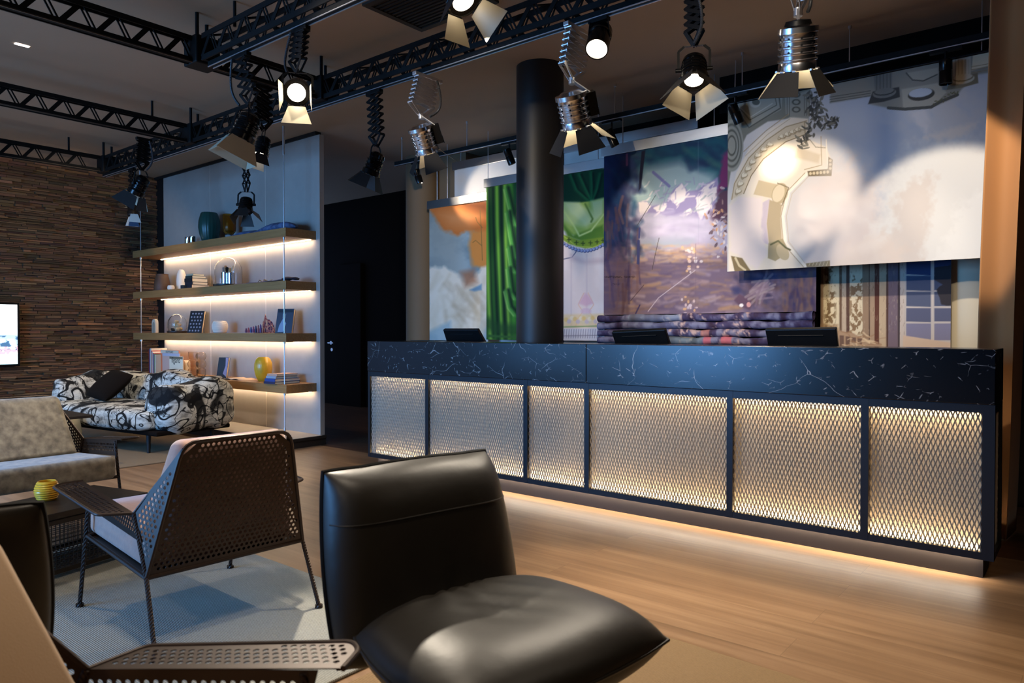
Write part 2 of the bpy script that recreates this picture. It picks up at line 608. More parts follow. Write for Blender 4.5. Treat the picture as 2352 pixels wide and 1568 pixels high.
# ledger-stone wall
SX = -10.0
st, cols = MB(), []
z = 0.0
while z < CEIL:
    h = RNG.uniform(.013, .034)
    y = .2 - RNG.uniform(0, .3)
    while y < 4.82:
        w = RNG.uniform(.07, .34)
        d = .004 + .05 * RNG.random() ** 1.6
        y1 = min(y + w, 4.82)
        t = RNG.uniform(-.0035, .0035)
        st.add([(SX - .05, y, z), (SX - .05, y1, z), (SX - .05, y1, z + h), (SX - .05, y, z + h),
                (SX + d, y + .002, z + .002), (SX + d + t * 2, y1 - .002, z + .002), (SX + d + t, y1 - .002, z + h - .002), (SX + d - t, y + .002, z + h - .002)],
               [(4, 5, 6, 7), (0, 1, 5, 4), (3, 7, 6, 2), (1, 2, 6, 5), (0, 4, 7, 3)])
        k = RNG.uniform(.62, 1.12) * (1.22 if RNG.random() < .07 else 1)
        c = np.array([112, 82, 56]) * k + RNG.uniform(-5, 5, 3)
        cols += [(*lin(np.clip(c, 0, 255)), 1)] * 8
        y = y1
    z += h
M['stone'] = mat('split_stone', (110, 84, 60), .85, attr=True, bump=(40, .5))
struct(st.build('wall_left', M['stone'], loc=(SX, 2, 0), cols=cols))
struct(MB().box((-10.25, 4.585, 0), (-9.78, 4.75, CEIL)).build('trim_1', solid((14, 12, 11)), loc=(-9.9, 4.6, 0)))

# white panel wall that carries the shelves, on a low plinth
PY = 4.58
pn = MB()
for a, b in ((-9.77, -8.55), (-8.547, -7.33), (-7.327, -6.32)):
    pn.box((a, PY, .1), (b, PY + .055, 3.235))
struct(pn.build('wall_panel', M['panel'], loc=(-8, PY, 0), bevel=.0015))
struct(MB().box((-8.5505, PY - .0012, .106), (-8.5465, PY + .01, 3.235)).box((-7.3305, PY - .0012, .106), (-7.3265, PY + .01, 3.235)).build('trim_gap_light', solid((232, 222, 206)), loc=(-8, PY, 1)))  # pale strips stand in for the bright light in the panel gaps
struct(MB().box((-10, PY - .02, 3.235), (-6.36, PY + .05, CEIL)).build('trim_2', solid((20, 17, 15)), loc=(-8, PY, 3.2)))
struct(MB().box((-9.77, 4.1, .07), (-6.29, PY + .055, .1)).box((-9.77, 4.12, 0), (-6.3, PY + .055, .07)).build('trim_3', [M['plinth_dark']], loc=(-8, 4.4, 0)))
struct(MB().box((-9.77, 4.1, .1), (-6.29, PY, .104)).build('trim_4', M['panel'], loc=(-8, 4.4, .1)))
# round pillars and the dark door of the corridor
struct(MB().lathe([(.187, 0), (.187, CEIL)], 56, Matrix.Translation((-3.452, 4.583, 0))).build('pillar', M['pillar'], loc=(-3.452, 4.583, 0)))
struct(MB().lathe([(.2, 0), (.2, CEIL)], 40, Matrix.Translation((-6.37, 6.1, 0))).build('pillar_tan', M['tan_wall'], loc=(-6.37, 6.1, 0)))
struct(MB().lathe([(.17, 0), (.17, 3.0)], 40, Matrix.Translation((-.70, 5.97, 0))).build('pillar_cream', M['cream'], loc=(-.70, 5.97, 0)))
d = struct(MB().box((-9.55, 7.24, 0), (-8.95, 7.3, 2.25)).build('door_1', M['dark_wall'], loc=(-9.2, 7.25, 0), bevel=.004))
hb = MB()
hp = P(757, 787, Y=7.2)
hb.cyl((hp.x, 7.24, hp.z), (hp.x, 7.17, hp.z), .012).tube([(hp.x - .01, 7.175, hp.z), (hp.x + .13, 7.175, hp.z)], .011)
hb.cyl((hp.x, 7.24, hp.z), (hp.x, 7.225, hp.z), .028).cyl((hp.x + .02, 7.24, hp.z - .11), (hp.x + .02, 7.225, hp.z - .11), .026)
hb.build('door_handle', M['alu'], d)

# ceiling vent and a short slot light
v = MB()
for i in range(13):
    yy = 3.02 + i * .034
    v.box((-3.62, yy, CEIL - .012), (-3.0, yy + .016, CEIL - .002))
t = thing('ceiling_vent', 'dark slatted air vent in the ceiling above the long truss', 'vent', (-3.3, 3.2, CEIL))
v.build('slat', solid((22, 20, 18)), t)
v = MB()
for a, b in (((-3.66, 2.98), (-2.96, 3.02)), ((-3.66, 3.46), (-2.96, 3.5)), ((-3.66, 3.02), (-3.62, 3.46)), ((-3.0, 3.02), (-2.96, 3.46))):
    v.box((*a, CEIL - .016), (*b, CEIL))
v.build('frame', solid((50, 44, 38)), t)
tag(MB().box((-6.12, 1.8, CEIL - .004), (-6.085, 1.89, CEIL - .0005)).build('slot_light', mat('slot_lit', (255, 255, 255), .4, emit=((1, .96, .9), 3)), loc=(-6.1, 1.85, CEIL)), 'short thin white slot light let into the grey ceiling at left', 'light')

# ------------------------------------------------------------------ trusses
ZB = 2.955
def truss(axis, fix, a0, a1, label, per=.2, track=True, joints=()):
    h, w = .165, (.115 if track else .05)
    T = (lambda s, c, z: V((s, fix + c, z))) if axis == 'x' else (lambda s, c, z: V((fix + c, s, z)))
    root = thing('lighting_truss', label, 'truss', T((a0 + a1) / 2, 0, ZB))
    root['group'] = 'black lighting trusses under the ceiling'
    f = MB()
    side = V((0, 1, 0)) if axis == 'x' else V((1, 0, 0))
    for sg in (-1, 1):
        for z in (ZB + .012, ZB + h - .012):
            f.bar(T(a0, sg * w / 2, z), T(a1, sg * w / 2, z), .034, .01, side)
    if not track:
        f.bar(T(a0, 0, ZB + .004), T(a1, 0, ZB + .004), w + .03, .008, (0, 0, 1))
    f.build('chord', M['truss_black'], root)
    f = MB()
    n = int((a1 - a0) / per)
    zl, zh = ZB + .02, ZB + h - .02
    for sg in (-1, 1):
        if not track and sg > 0:
            continue
        o = 0
        for i in range(n):
            s = a0 + i * per + o
            if s + per > a1:
                continue
            cc = 0 if not track else sg * w / 2
            e0, e1 = (s, s + per * .5) if sg < 0 else (s + per * .5, s)
            f.bar(T(e0, cc, zl), T(e1, cc, zh), .03, .006, side)
            e0, e1 = (s + per * .52, s + per * .86) if sg < 0 else (s + per * .86, s + per * .52)
            for k in (0, .026):
                f.bar(T(e0 + k, cc, zh), T(e1 + k, cc, zl), .01, .006, side)
    for i in range(n // 2 if track else 0):
        s = a0 + i * per * 2
        f.bar(T(s, -w / 2, ZB + h - .01), T(s + per, w / 2, ZB + h - .01), .02, .006, (0, 0, 1))
        f.bar(T(s, -w / 2, ZB + .006), T(s, w / 2, ZB + .006), .03, .006, (0, 0, 1))
    f.build('web', M['truss_black'], root)
    k = MB()
    if track:
        k.bar(T(a0, 0, ZB - .016), T(a1, 0, ZB - .016), .04, .032, (0, 0, 1))
        k.build('track', M['truss_black'], root)
        k = MB()
        k.bar(T(a0, -.018, ZB - .034), T(a1, -.018, ZB - .034), .006, .005, (0, 0, 1))
        k.bar(T(a0, .018, ZB - .034), T(a1, .018, ZB - .034), .006, .005, (0, 0, 1))
        k.build('track_edge', M['alu'], root)
    else:
        k.bar(T(a0, w / 2 + .006, ZB), T(a1, w / 2 + .006, ZB), .006, .01, (0, 0, 1))
        k.build('lower_edge', solid((96, 84, 72), .4, .5), root)
    for s in (() if joints else (a0 + .3, a1 - .3)):
        MB().cyl(T(s, 0, ZB + h - .01), T(s, 0, CEIL - .002), .01).build('hanger', M['truss_black'], root)
    for s in joints:
        j = MB().box(T(s, 0, 0) * 1 + V((-.085, -.085, ZB - .01)), T(s, 0, 0) + V((.085, .085, ZB + h + .01)))
        j.build('junction_block', M['truss_black'], root, bevel=.01)
        for k in (-1, 1):
            MB().cyl(T(s + .07 * k, -.07 * k, ZB + h), T(s + .07 * k, -.07 * k, CEIL - .002), .012).build('hanger', M['truss_black'], root)
truss('x', 3.42, -8.7, -.55, 'long black truss with a light track crossing the room before the shelf wall', joints=(-8.61, -6.665, -4.665))
truss('x', 2.45, -4.555, -.9, 'short black truss with a light track, nearer than the long one', joints=())
truss('y', -4.665, -.6, 3.328, 'black cross truss running past the short track truss', track=False, joints=(2.45,))
truss('y', -6.665, -.4, 3.328, 'black cross truss between the two others at upper left', track=False)
truss('y', -8.61, .2, 3.328, 'black cross truss closest to the stone wall', track=False)

# ------------------------------------------------------------------ reception counter
M['led_floor'] = mat('led_floor', (255, 225, 180), .4, emit=((1, .86, .70), 42))
CX0, CX1, CY = -4.908, -.382, 4.05
ctr = thing('reception_counter', 'long reception counter with black marble top and glowing expanded-metal front', 'counter', (-2.65, CY, 0))
for a, b in ((CX0, -2.661), (-2.659, CX1)):
    MB().box((a, CY - .006, .843), (b, CY + .34, 1.104)).build('marble_top', M['marble'], ctr, bevel=.003)
DIV = [CX0 + .004, -4.185, -3.18, -2.66, -1.67, -.945, CX1 - .004]
fr = MB()
FZ0, FZ1 = .105, .842
for i, x in enumerate(DIV):
    w = .018
    a, b = max(x - w, CX0), min(x + w, CX1)
    if i == 6:
        a = CX1 - .05
    if i == 0:
        b = CX0 + .025
    fr.box((a, CY - .0015, FZ0), (b, CY + .035, FZ1 - .0005))
fr.box((CX0, CY, FZ1 - .04), (CX1, CY + .035, FZ1)).box((CX0, CY, FZ0), (CX1, CY + .035, FZ0 + .035))
for y in (CY + .29,):
    fr.box((CX1 - .035, y, FZ0), (CX1, y + .035, FZ1)).box((CX0, y, FZ0), (CX0 + .03, y + .035, FZ1))
for x in (CX0, CX1 - .035):
    fr.box((x, CY + .035, FZ1 - .04), (x + .035, CY + .29, FZ1)).box((x, CY + .035, FZ0), (x + .035, CY + .29, FZ0 + .035))
fr.build('frame', M['frame_dark'], ctr)
def expanded(x0, x1, T):
    """expanded metal between x0 and x1: slanting strands that meet at staggered knots"""
    b = MB()
    pw, ph = .0205, .052
    z0, z1 = FZ0 + .03, FZ1 - .036
    nx, nz = int((x1 - x0) / pw * 2), int((z1 - z0) / ph * 2)
    sx, sz = (x1 - x0) / nx, (z1 - z0) / nz
    al = rad(38)
    wv = V((math.cos(al), math.sin(al), 0)) * .0038
    tv = V((math.sin(al), -math.cos(al), 0)) * .0009
    for j in range(nz):
        for i in range(nx + 1):
            if (i + j) % 2:
                continue
            for s in (-1, 1):
                if not 0 <= i + s <= nx:
                    continue
                p = V((x0 + i * sx, 0, z0 + j * sz))
                q = V((x0 + (i + s) * sx, 0, z0 + (j + 1) * sz))
                m = (p + q) / 2
                vs, nb = [], 0
                for c, k in ((p, 1.25), (m, .85), (q, 1.25)):
                    vs += [T(c - wv * k + tv), T(c + wv * k + tv), T(c + wv * k - tv), T(c - wv * k - tv)]
                b.add(vs, [(0, 1, 5, 4), (4, 5, 9, 8), (1, 2, 6, 5), (5, 6, 10, 9), (2, 3, 7, 6), (6, 7, 11, 10), (3, 0, 4, 7), (7, 4, 8, 11)])
    return b
for i in range(6):
    a = DIV[i] + (.018 if i else .021)
    e = DIV[i + 1] - (.018 if i < 5 else .046)
    expanded(a, e, lambda p: V((p.x, CY + .018 + p.y, p.z))).build('mesh_panel', M['mesh_metal'], ctr)
expanded(0, .255, lambda p: V((CX1 - .017 - p.y, CY + .035 + p.x, p.z))).build('mesh_panel', M['mesh_metal'], ctr)
MB().box((CX0 + .03, CY + .06, FZ0 + .02), (CX1 - .06, CY + .07, FZ1 - .01)).box((CX0 + .03, CY + .07, FZ0 + .02), (CX0 + .04, CY + .3, FZ1 - .01)).build('backing_board', M['counter_back'], ctr)
M['led_mesh'] = mat('led_mesh', (255, 225, 180), .4, emit=((1, .82, .58), 38))
MB().box((CX0 + .04, CY + .034, FZ1 - .016), (CX1 - .065, CY + .05, FZ1 - .01)).box((CX0 + .04, CY + .034, FZ0 + .014), (CX1 - .065, CY + .05, FZ0 + .02)).build('led_strip', M['led_mesh'], ctr)
MB().box((CX0 + .05, CY + .068, 0), (CX1 - .05, CY + .3, FZ0 + .003)).build('plinth', M['plinth_dark'], ctr)
MB().box((CX0 + .02, CY + .036, FZ0 + .004), (CX1 - .036, CY + .288, FZ0 + .01)).build('base_board', M['frame_dark'], ctr)
MB().box((CX0 + .06, CY + .037, FZ0 + .001), (CX1 - .06, CY + .052, FZ0 + .004)).build('floor_led', M['led_floor'], ctr)
MB().box((CX0, CY + .34, .70), (-3.75, CY + .95, .74)).box((-3.15, CY + .34, .70), (-.64, CY + .95, .74)).box((CX0, CY + .9, 0), (CX0 + .04, CY + .95, .7)).box((-.68, CY + .9, 0), (-.64, CY + .95, .7)).box((-3.19, CY + .9, 0), (-3.15, CY + .95, .7)).box((-3.79, CY + .9, 0), (-3.75, CY + .95, .7)).build('work_surface', M['frame_dark'], ctr)
tag(MB().rbox((-5.0 + .44, 4.22, 1.106), (-4.16 - .1, 4.37, 1.112), .002).build('paper_tray', solid((52, 44, 36)), loc=(-4.4, 4.3, 1.106)), 'thin dark tray lying on the left end of the marble counter', 'tray')

# monitors seen from behind the counter
def monitor(tl, tr, bl, brr, label):
    a, b = P(*tl, Y=4.50), P(*tr, Y=4.50)
    c, e = P(*bl, Y=4.56), P(*brr, Y=4.56)
    c2, e2 = c + (c - a) * 1.9, e + (e - b) * 1.9
    mid = (a + b + c2 + e2) / 4
    root = thing('monitor', label, 'monitor', (mid.x, 4.66, .742), group='monitors behind the reception counter')
    n = (b - a).cross(c2 - a).normalized()
    if n.y < 0:
        n = -n
    MB().prism([a, b, e2, c2], n * .03).build('casing', M['monitor'], root, bevel=.006)
    q = lambda s, t: (a + (b - a) * s) * (1 - t) + (c2 + (e2 - c2) * s) * t
    MB().prism([q(.03, .03), q(.97, .03), q(.97, .97), q(.03, .97)], n * .004, Matrix.Translation(n * .03)).build('screen', solid((12, 12, 14), .2), root)
    MB().tube([q(.18, .12) - n * .002, q(.82, .12) - n * .002], .0035, 6).build('back_groove', solid((5, 5, 5)), root)
    s = MB()
    s.bar(mid + n * .035, V((mid.x, 4.70, .80)), .06, .02, (1, 0, 0)).bar(V((mid.x, 4.70, .85)), V((mid.x, 4.70, .745)), .05, .03, (0, 1, 0))
    s.rbox((mid.x - .11, 4.58, .741), (mid.x + .11, 4.78, .755), .006)
    s.build('stand', M['monitor'], root)
monitor((1017, 757), (1096, 757), (1026, 786), (1112, 786), 'black monitor seen from behind near the left end of the counter')
monitor((1404, 763), (1527, 757), (1414, 793), (1537, 790), 'black monitor seen from behind, between the pillar and the widest monitor')
monitor((1757, 757), (1920, 755), (1764, 797), (1925, 797), 'widest black monitor seen from behind, below the rolled landscape backdrop')

# ------------------------------------------------------------------ painted canvases
_lat = RNG.random((64, 64))
def vnoise(x, y):
    xi, yi = np.floor(x).astype(int), np.floor(y).astype(int)
    fx, fy = x - xi, y - yi
    fx, fy = fx * fx * (3 - 2 * fx), fy * fy * (3 - 2 * fy)
    g = lambda a, b: _lat[a % 64, b % 64]
    return (g(xi, yi) * (1 - fx) + g(xi + 1, yi) * fx) * (1 - fy) + (g(xi, yi + 1) * (1 - fx) + g(xi + 1, yi + 1) * fx) * fy
def fbm(x, y, o=4):
    s, a, t = 0, 1, 0
    for k in range(o):
        s = s + vnoise(x * 2 ** k + 17 * k, y * 2 ** k + 9 * k) * a
        t += a
        a *= .55
    return s / t

class Paint:
    """A canvas hanging in the plane Y; its design is drawn shape by shape into the colours of a fine mesh.
    Shapes are given in the coordinates of the reference picture and carried onto the canvas."""
    def __init__(s, x0, x1, z0, z1, Y, step, base):
        s.x0, s.x1, s.z0, s.z1, s.Y = x0, x1, z0, z1, Y
        s.nx, s.nz = int((x1 - x0) / step), int((z1 - z0) / step)
        s.X, s.Z = np.meshgrid(np.linspace(x0, x1, s.nx + 1), np.linspace(z0, z1, s.nz + 1))
        dz = s.Z - EYE
        D = s.X * _F.x + Y * _F.y + dz * _F.z
        s.u = 1176 + FPX * (s.X * _R.x + Y * _R.y) / D
        s.v = 784 - FPX * (s.X * _U.x + Y * _U.y + dz * _U.z) / D
        s.c = np.zeros(s.X.shape + (3,)) + np.array(base, float)
    def mix(s, m, col):
        m = np.clip(m, 0, 1)[..., None]
        col = np.array(col, float)
        s.c = s.c * (1 - m) + col * m
    def sd(s, pts, closed=True):
        n = len(pts)
        d = np.full(s.u.shape, 1e9)
        ins = np.zeros(s.u.shape, bool)
        for i in range(n if closed else n - 1):
            (ax, ay), (bx, by) = pts[i], pts[(i + 1) % n]
            ex, ey = bx - ax, by - ay
            px, py = s.u - ax, s.v - ay
            t = np.clip((px * ex + py * ey) / (ex * ex + ey * ey + 1e-9), 0, 1)
            d = np.minimum(d, (px - ex * t) ** 2 + (py - ey * t) ** 2)
            if closed and abs(ey) > 1e-9:
                c = ((ay > s.v) != (by > s.v)) & (s.u < ex * (s.v - ay) / ey + ax)
                ins ^= c
        d = np.sqrt(d)
        return np.where(ins, -d, d)
    def poly(s, pts, col, soft=1.2, a=1., wob=0):
        d = s.sd(pts)
        if wob:
            d = d + (fbm(s.u / 14, s.v / 14, 3) - .5) * wob
        s.mix(np.clip(.5 - d / soft, 0, 1) * a, col)
    def line(s, pts, w, col, soft=1.2, a=1.):
        s.mix(np.clip(.5 - (s.sd(pts, False) - w / 2) / soft, 0, 1) * a, col)
    def ell(s, c, rx, ry, col, soft=.1, a=1., rot=0, wob=0):
        x, y = s.u - c[0], s.v - c[1]
        k, q = math.cos(rot), math.sin(rot)
        r = np.sqrt(((x * k + y * q) / rx) ** 2 + ((y * k - x * q) / ry) ** 2)
        if wob:
            r = r + (fbm(s.u / 16 + 5, s.v / 16, 3) - .5) * wob
        s.mix(np.clip(.5 - (r - 1) / soft, 0, 1) * a, col)
    def blot(s, sx, sy, lo, hi, col, a=1., off=0, region=None):
        n = fbm(s.u / sx + off, s.v / sy + off * 1.7, 4)
        m = np.clip((n - lo) / (hi - lo), 0, 1) * a
        if region is not None:
            m = m * np.clip(.5 - s.sd(region) / 8, 0, 1)
        s.mix(m, col)
    def strokes(s, n, region, cols, ln, w, ang, jit=.3, soft=1.5, a=.8):
        us = [p[0] for p in region]
        vs = [p[1] for p in region]
        k = 0
        while k < n:
            x, y = RNG.uniform(min(us), max(us)), RNG.uniform(min(vs), max(vs))
            t = ang + RNG.normal() * jit
            l = ln * RNG.uniform(.5, 1.3)
            dx, dy = math.cos(t) * l / 2, math.sin(t) * l / 2
            bend = RNG.normal() * l * .12
            pts = [(x - dx, y - dy), (x + bend * -dy / l, y + bend * dx / l), (x + dx, y + dy)]
            q = l + w + soft
            i = np.where((s.u > x - q) & (s.u < x + q) & (s.v > y - q) & (s.v < y + q))
            k += 1
            if len(i[0]) == 0:
                continue
            sub = object.__new__(Paint)
            sl = (slice(i[0].min(), i[0].max() + 1), slice(i[1].min(), i[1].max() + 1))
            sub.u, sub.v, sub.c = s.u[sl], s.v[sl], s.c[sl]
            sub.line(pts, w * RNG.uniform(.5, 1.3), cols[RNG.integers(len(cols))], soft, a * RNG.uniform(.6, 1))
            s.c[sl] = sub.c
    def mesh(s, thick=.004):
        b = MB()
        nx, nz = s.nx, s.nz
        vs = np.stack([s.X, np.full_like(s.X, s.Y), s.Z], -1).reshape(-1, 3)
        i, j = np.meshgrid(np.arange(nx), np.arange(nz))
        a = (j * (nx + 1) + i).ravel()
        fs = np.stack([a, a + 1, a + nx + 2, a + nx + 1], -1)
        b.v = [tuple(p) for p in vs.tolist()]
        b.f = [tuple(f) for f in fs.tolist()]
        N = len(b.v)
        y = s.Y + thick
        b.v += [(s.x0, y, s.z0), (s.x1, y, s.z0), (s.x1, y, s.z1), (s.x0, y, s.z1)]
        row0, row1 = list(range(nx + 1)), [nz * (nx + 1) + k for k in range(nx + 1)]
        c0, c1 = [k * (nx + 1) for k in range(nz + 1)], [k * (nx + 1) + nx for k in range(nz + 1)]
        b.f += [(N + 3, N + 2, N + 1, N), tuple(row0[::-1] + [N, N + 1]), tuple(row1 + [N + 2, N + 3]), tuple(c0 + [N + 3, N]), tuple(c1[::-1] + [N + 1, N + 2])]
        b.s = [False] * len(b.f)
        b.m = [0] * len(b.f)
        c = np.clip(s.c.reshape(-1, 3) / 255, 0, 1)
        c = np.where(c <= .04045, c / 12.92, ((c + .055) / 1.055) ** 2.4)
        c = np.vstack([c, np.tile(c.mean(0), (4, 1))])
        return b, np.hstack([c, np.ones((len(c), 1))])

def backdrop(p, label, header=.09, hmat='steel', wires=(), over=.02):
    root = thing('hanging_backdrop', label, 'backdrop', ((p.x0 + p.x1) / 2, p.Y, p.z0), group='painted stage backdrops behind the counter')
    b, c = p.mesh()
    b.build('canvas', M['paint'], root, cols=c)
    top = p.z1
    if header:
        MB().box((p.x0 - over, p.Y - .02, p.z1), (p.x1 + over, p.Y + .02, p.z1 + header)).build('header_bar', M[hmat], root, bevel=.002)
        top += header
    w = MB()
    for x in wires:
        w.cyl((x, p.Y, top - .01), (x, p.Y, CEIL - .002), .004, 6)
    if wires:
        w.build('hanging_wire', M['alu'], root)
    return root

def X(u, Y):
    return P(u, 700, Y=Y).x
def Zv(u, v, Y):
    return P(u, v, Y=Y).z
def tr(ox, oy, k):
    return lambda *pts: [(ox + x / k, oy + y / k) for x, y in pts]
G7, M3, M4 = tr(800, 380, 2.94), tr(1360, 260, 4.127), tr(1360, 560, 4.2)
C5, C6, D8 = tr(1660, 100, 2.903), tr(1960, 80, 2.801), tr(1500, 500, 2.614)

# 1 ceiling fresco: clouds, painted mouldings
p = Paint(-2.252, -.556, 1.65, 2.935, 5.40, .0042, (204, 197, 190))
p.poly([(1890, 180), (2300, 60), (2300, 330), (2120, 330), (2010, 480), (1880, 560)], (192, 194, 198), 110)
p.poly([(1930, 190), (2150, 190), (2060, 420), (1985, 470)], (180, 185, 195), 110)
p.blot(90, 70, .42, .72, (214, 206, 196), .7, 3)
p.poly([(1850, 640), (1870, 420), (1950, 350), (2010, 420), (2040, 560), (2010, 640)], (212, 196, 186), 34, .85, wob=60)
p.poly([(1985, 640), (2010, 520), (2040, 430), (2090, 340), (2180, 310), (2300, 340), (2300, 640)], (220, 216, 208), 46, .9, wob=60)
for q, cc_ in ((((2040, 640), (2020, 560), (2060, 520), (2050, 470), (2090, 420), (2150, 400), (2140, 470), (2120, 560), (2130, 640)), (206, 192, 180)), (((1900, 620), (1960, 560), (2030, 540), (2080, 570), (2075, 625)), (214, 198, 184)), (((2150, 600), (2200, 480), (2270, 430), (2290, 600)), (228, 224, 216))):
    p.poly(list(q), cc_, 24, .75, wob=44)
p.poly(C6((370, 490), (460, 480), (520, 560), (470, 660), (380, 520)), (222, 212, 204), 14, wob=16)
p.poly(C6((500, 420), (640, 400), (690, 500), (860, 480), (790, 590), (650, 650), (480, 640)), (206, 200, 194), 16, .8, wob=26)
p.poly(C6((450, 660), (640, 600), (800, 560), (700, 650), (560, 680)), (230, 214, 196), 12, .8, wob=14)
# left: vault panels in grey-green stone
gl, gd, gm, bg, bd = (150, 148, 134), (92, 92, 82), (124, 122, 108), (222, 202, 168), (166, 142, 106)
p.poly(C5((20, 1050), (60, 820), (160, 610), (300, 520), (580, 480), (590, 200), (20, 380)), gm, 3)
p.poly(C5((50, 400), (190, 370), (400, 350), (390, 440), (170, 560)), gl, 2)
p.line(C5((60, 400), (175, 560), (385, 430), (375, 350)), 3, gd)
p.line(C5((85, 395), (180, 510), (360, 410), (350, 360)), 2, gd)
p.line(C5((95, 410), (185, 490), (330, 400)), 2, (182, 178, 164))
p.ell(C5((215, 395))[0], 13, 11, (176, 172, 158), .15)
p.ell(C5((222, 390))[0], 9, 7, gd, .2)
p.ell(C5((60, 680))[0], 27, 60, gl, .06)
for k in (23, 17, 11):
    p.ell(C5((60, 680))[0], k, k * 2.2, gd, .1)
    p.ell(C5((60, 680))[0], k - 2.4, k * 2.2 - 5, gl, .1)
p.poly(C5((415, 360), (575, 310), (575, 620), (535, 520), (420, 470)), gl, 2)
for x in (430, 445, 545, 560):
    p.line(C5((x, 340), (x, 480)), 1.3, gd)
for y in (340, 390, 440):
    p.ell(C5((490, y))[0], 10, 7, gd, .2)
    p.ell(C5((490, y))[0], 6, 4, gl, .2)
# the pale arch with a carved band
p.poly(C5((60, 1040), (90, 860), (180, 690), (310, 570), (450, 490), (570, 500), (575, 640), (690, 690), (735, 800), (720, 880), (560, 880), (440, 990), (400, 1150), (420, 1330), (560, 1500), (40, 1520), (40, 1080)), (232, 216, 192), 4)
p.line(C5((140, 720), (290, 580), (440, 470)), 1.6, bd)
p.line(C5((150, 750), (300, 605), (450, 500)), 1.2, (190, 168, 132))
p.poly(C5((55, 1040), (75, 930), (170, 760), (290, 640), (420, 550), (560, 510), (565, 600), (420, 655), (270, 770), (190, 880), (140, 1000)), bg, 2)
p.line(C5((60, 1040), (78, 935), (172, 765), (292, 645), (422, 555), (560, 515)), 1.8, bd)
p.line(C5((140, 1000), (190, 880), (270, 770), (420, 655), (565, 600)), 1.8, (130, 108, 76))
p.line(C5((545, 520), (550, 610)), 2, bd)
for x, y, r in ((100, 985, .9), (115, 935, .9), (140, 880, .9), (165, 835, .8), (195, 790, .8), (230, 745, .7), (268, 705, .6), (310, 672, .5), (390, 620, .4), (425, 605, .4), (460, 590, .4), (495, 575, .3), (525, 562, .3)):
    for k in (-1, 1):
        p.ell(C5((x + 6 * k, y + 4))[0], 8, 4.2, bd, .3, .85, -r + k * .5)
        p.ell(C5((x + 5 * k, y))[0], 6.5, 3, (244, 228, 194), .3, 1, -r + k * .5)
p.poly(C5((500, 690), (650, 740), (640, 800), (480, 760)), (214, 194, 164), 6)
p.line(C5((655, 620), (660, 810), (545, 840)), 1.6, bd)
p.line(C5((690, 640), (700, 830), (560, 865)), 2.4, (244, 232, 210))
p.poly(C5((600, 900), (700, 890), (790, 1000), (820, 1200), (760, 1420), (590, 1450), (470, 1320), (452, 1150), (490, 1000)), (216, 202, 192), 30, .7)
p.line(C5((560, 870), (440, 990), (402, 1150), (420, 1330), (552, 1485)), 7, (240, 228, 206))
p.line(C5((548, 862), (425, 990), (388, 1150), (404, 1335), (540, 1490)), 1.4, bd)
p.line(C5((578, 880), (462, 1000), (424, 1150), (440, 1320), (560, 1480)), 1.2, (196, 176, 146))
p.poly(C5((565, 850), (700, 835), (705, 755), (735, 775), (725, 882), (570, 885)), (120, 104, 80), 1.5)
for k in range(6):
    p.ell(C5((585 + k * 23, 866 - k * 2))[0], 3.2, 3.6, (206, 186, 150), .3)
for k in range(3):
    p.ell(C5((717, 780 + k * 26))[0], 3.2, 3, (206, 186, 150), .3)
# painted columns and shadow of the ring
p.poly(C5((205, 1005), (240, 910), (390, 945), (372, 1040)), (206, 184, 146), 2)
p.ell(C5((380, 1000))[0], 18, 25, (190, 168, 130), .08, 1, .35)
p.ell(C5((372, 998))[0], 13, 21, (224, 204, 168), .1, 1, .35)
p.line(C5((365, 930), (440, 960), (395, 1080), (320, 1050)), 1.6, (110, 94, 66))
p.poly(C5((310, 1040), (395, 1075), (385, 1160), (395, 1310), (310, 1350), (292, 1200)), (188, 166, 130), 3)
p.poly(C5((265, 1060), (312, 1035), (292, 1200), (305, 1340), (250, 1320), (255, 1180)), (206, 188, 190), 3)
p.poly(C5((48, 1080), (110, 1020), (265, 1020), (250, 1180), (280, 1350), (300, 1400), (230, 1510), (130, 1430), (50, 1380)), (232, 214, 202), 8, wob=10)
p.poly(C5((305, 1330), (400, 1300), (435, 1370), (430, 1400), (350, 1450), (300, 1430)), (172, 154, 116), 2)
p.ell(C5((400, 1390))[0], 13, 20, (196, 176, 138), .1, 1, -.5)
p.line(C5((320, 1340), (370, 1315), (420, 1360), (450, 1375)), 4, (104, 100, 70))
p.poly(C5((55, 1415), (130, 1430), (190, 1520), (80, 1520)), (132, 112, 78), 2)
p.line(C5((85, 1430), (110, 1480), (150, 1510)), 5, (214, 194, 152))
p.poly(C5((555, 1465), (715, 1445), (715, 1485), (560, 1490)), (140, 124, 94), 1.5)
for k in range(6):
    p.line(C5((575 + k * 23, 1480), (585 + k * 23, 1455)), 1.2, (206, 190, 156))
# leafy spray hanging over the moulding
for k in range(120):
    t = k / 119
    x, y = 585 + 40 * math.sin(t * 5) + RNG.normal() * 26, 330 + t * 370 + RNG.normal() * 10
    if t > .45 and k % 2:
        x, y = 640 + RNG.uniform(0, 130), 520 + RNG.normal() * 22
    p.ell(C5((x, y))[0], RNG.uniform(4.5, 8.5), RNG.uniform(1.8, 3.4), [(70, 68, 62), (96, 92, 82), (128, 122, 106)][k % 3], .25, .95, RNG.uniform(0, 3.1))
p.line(C5((585, 340), (600, 480), (640, 540), (700, 545), (760, 545)), 1.2, (70, 66, 58))
p.line(C5((510, 680), (580, 640), (620, 690), (685, 695)), 1.4, (110, 100, 78))
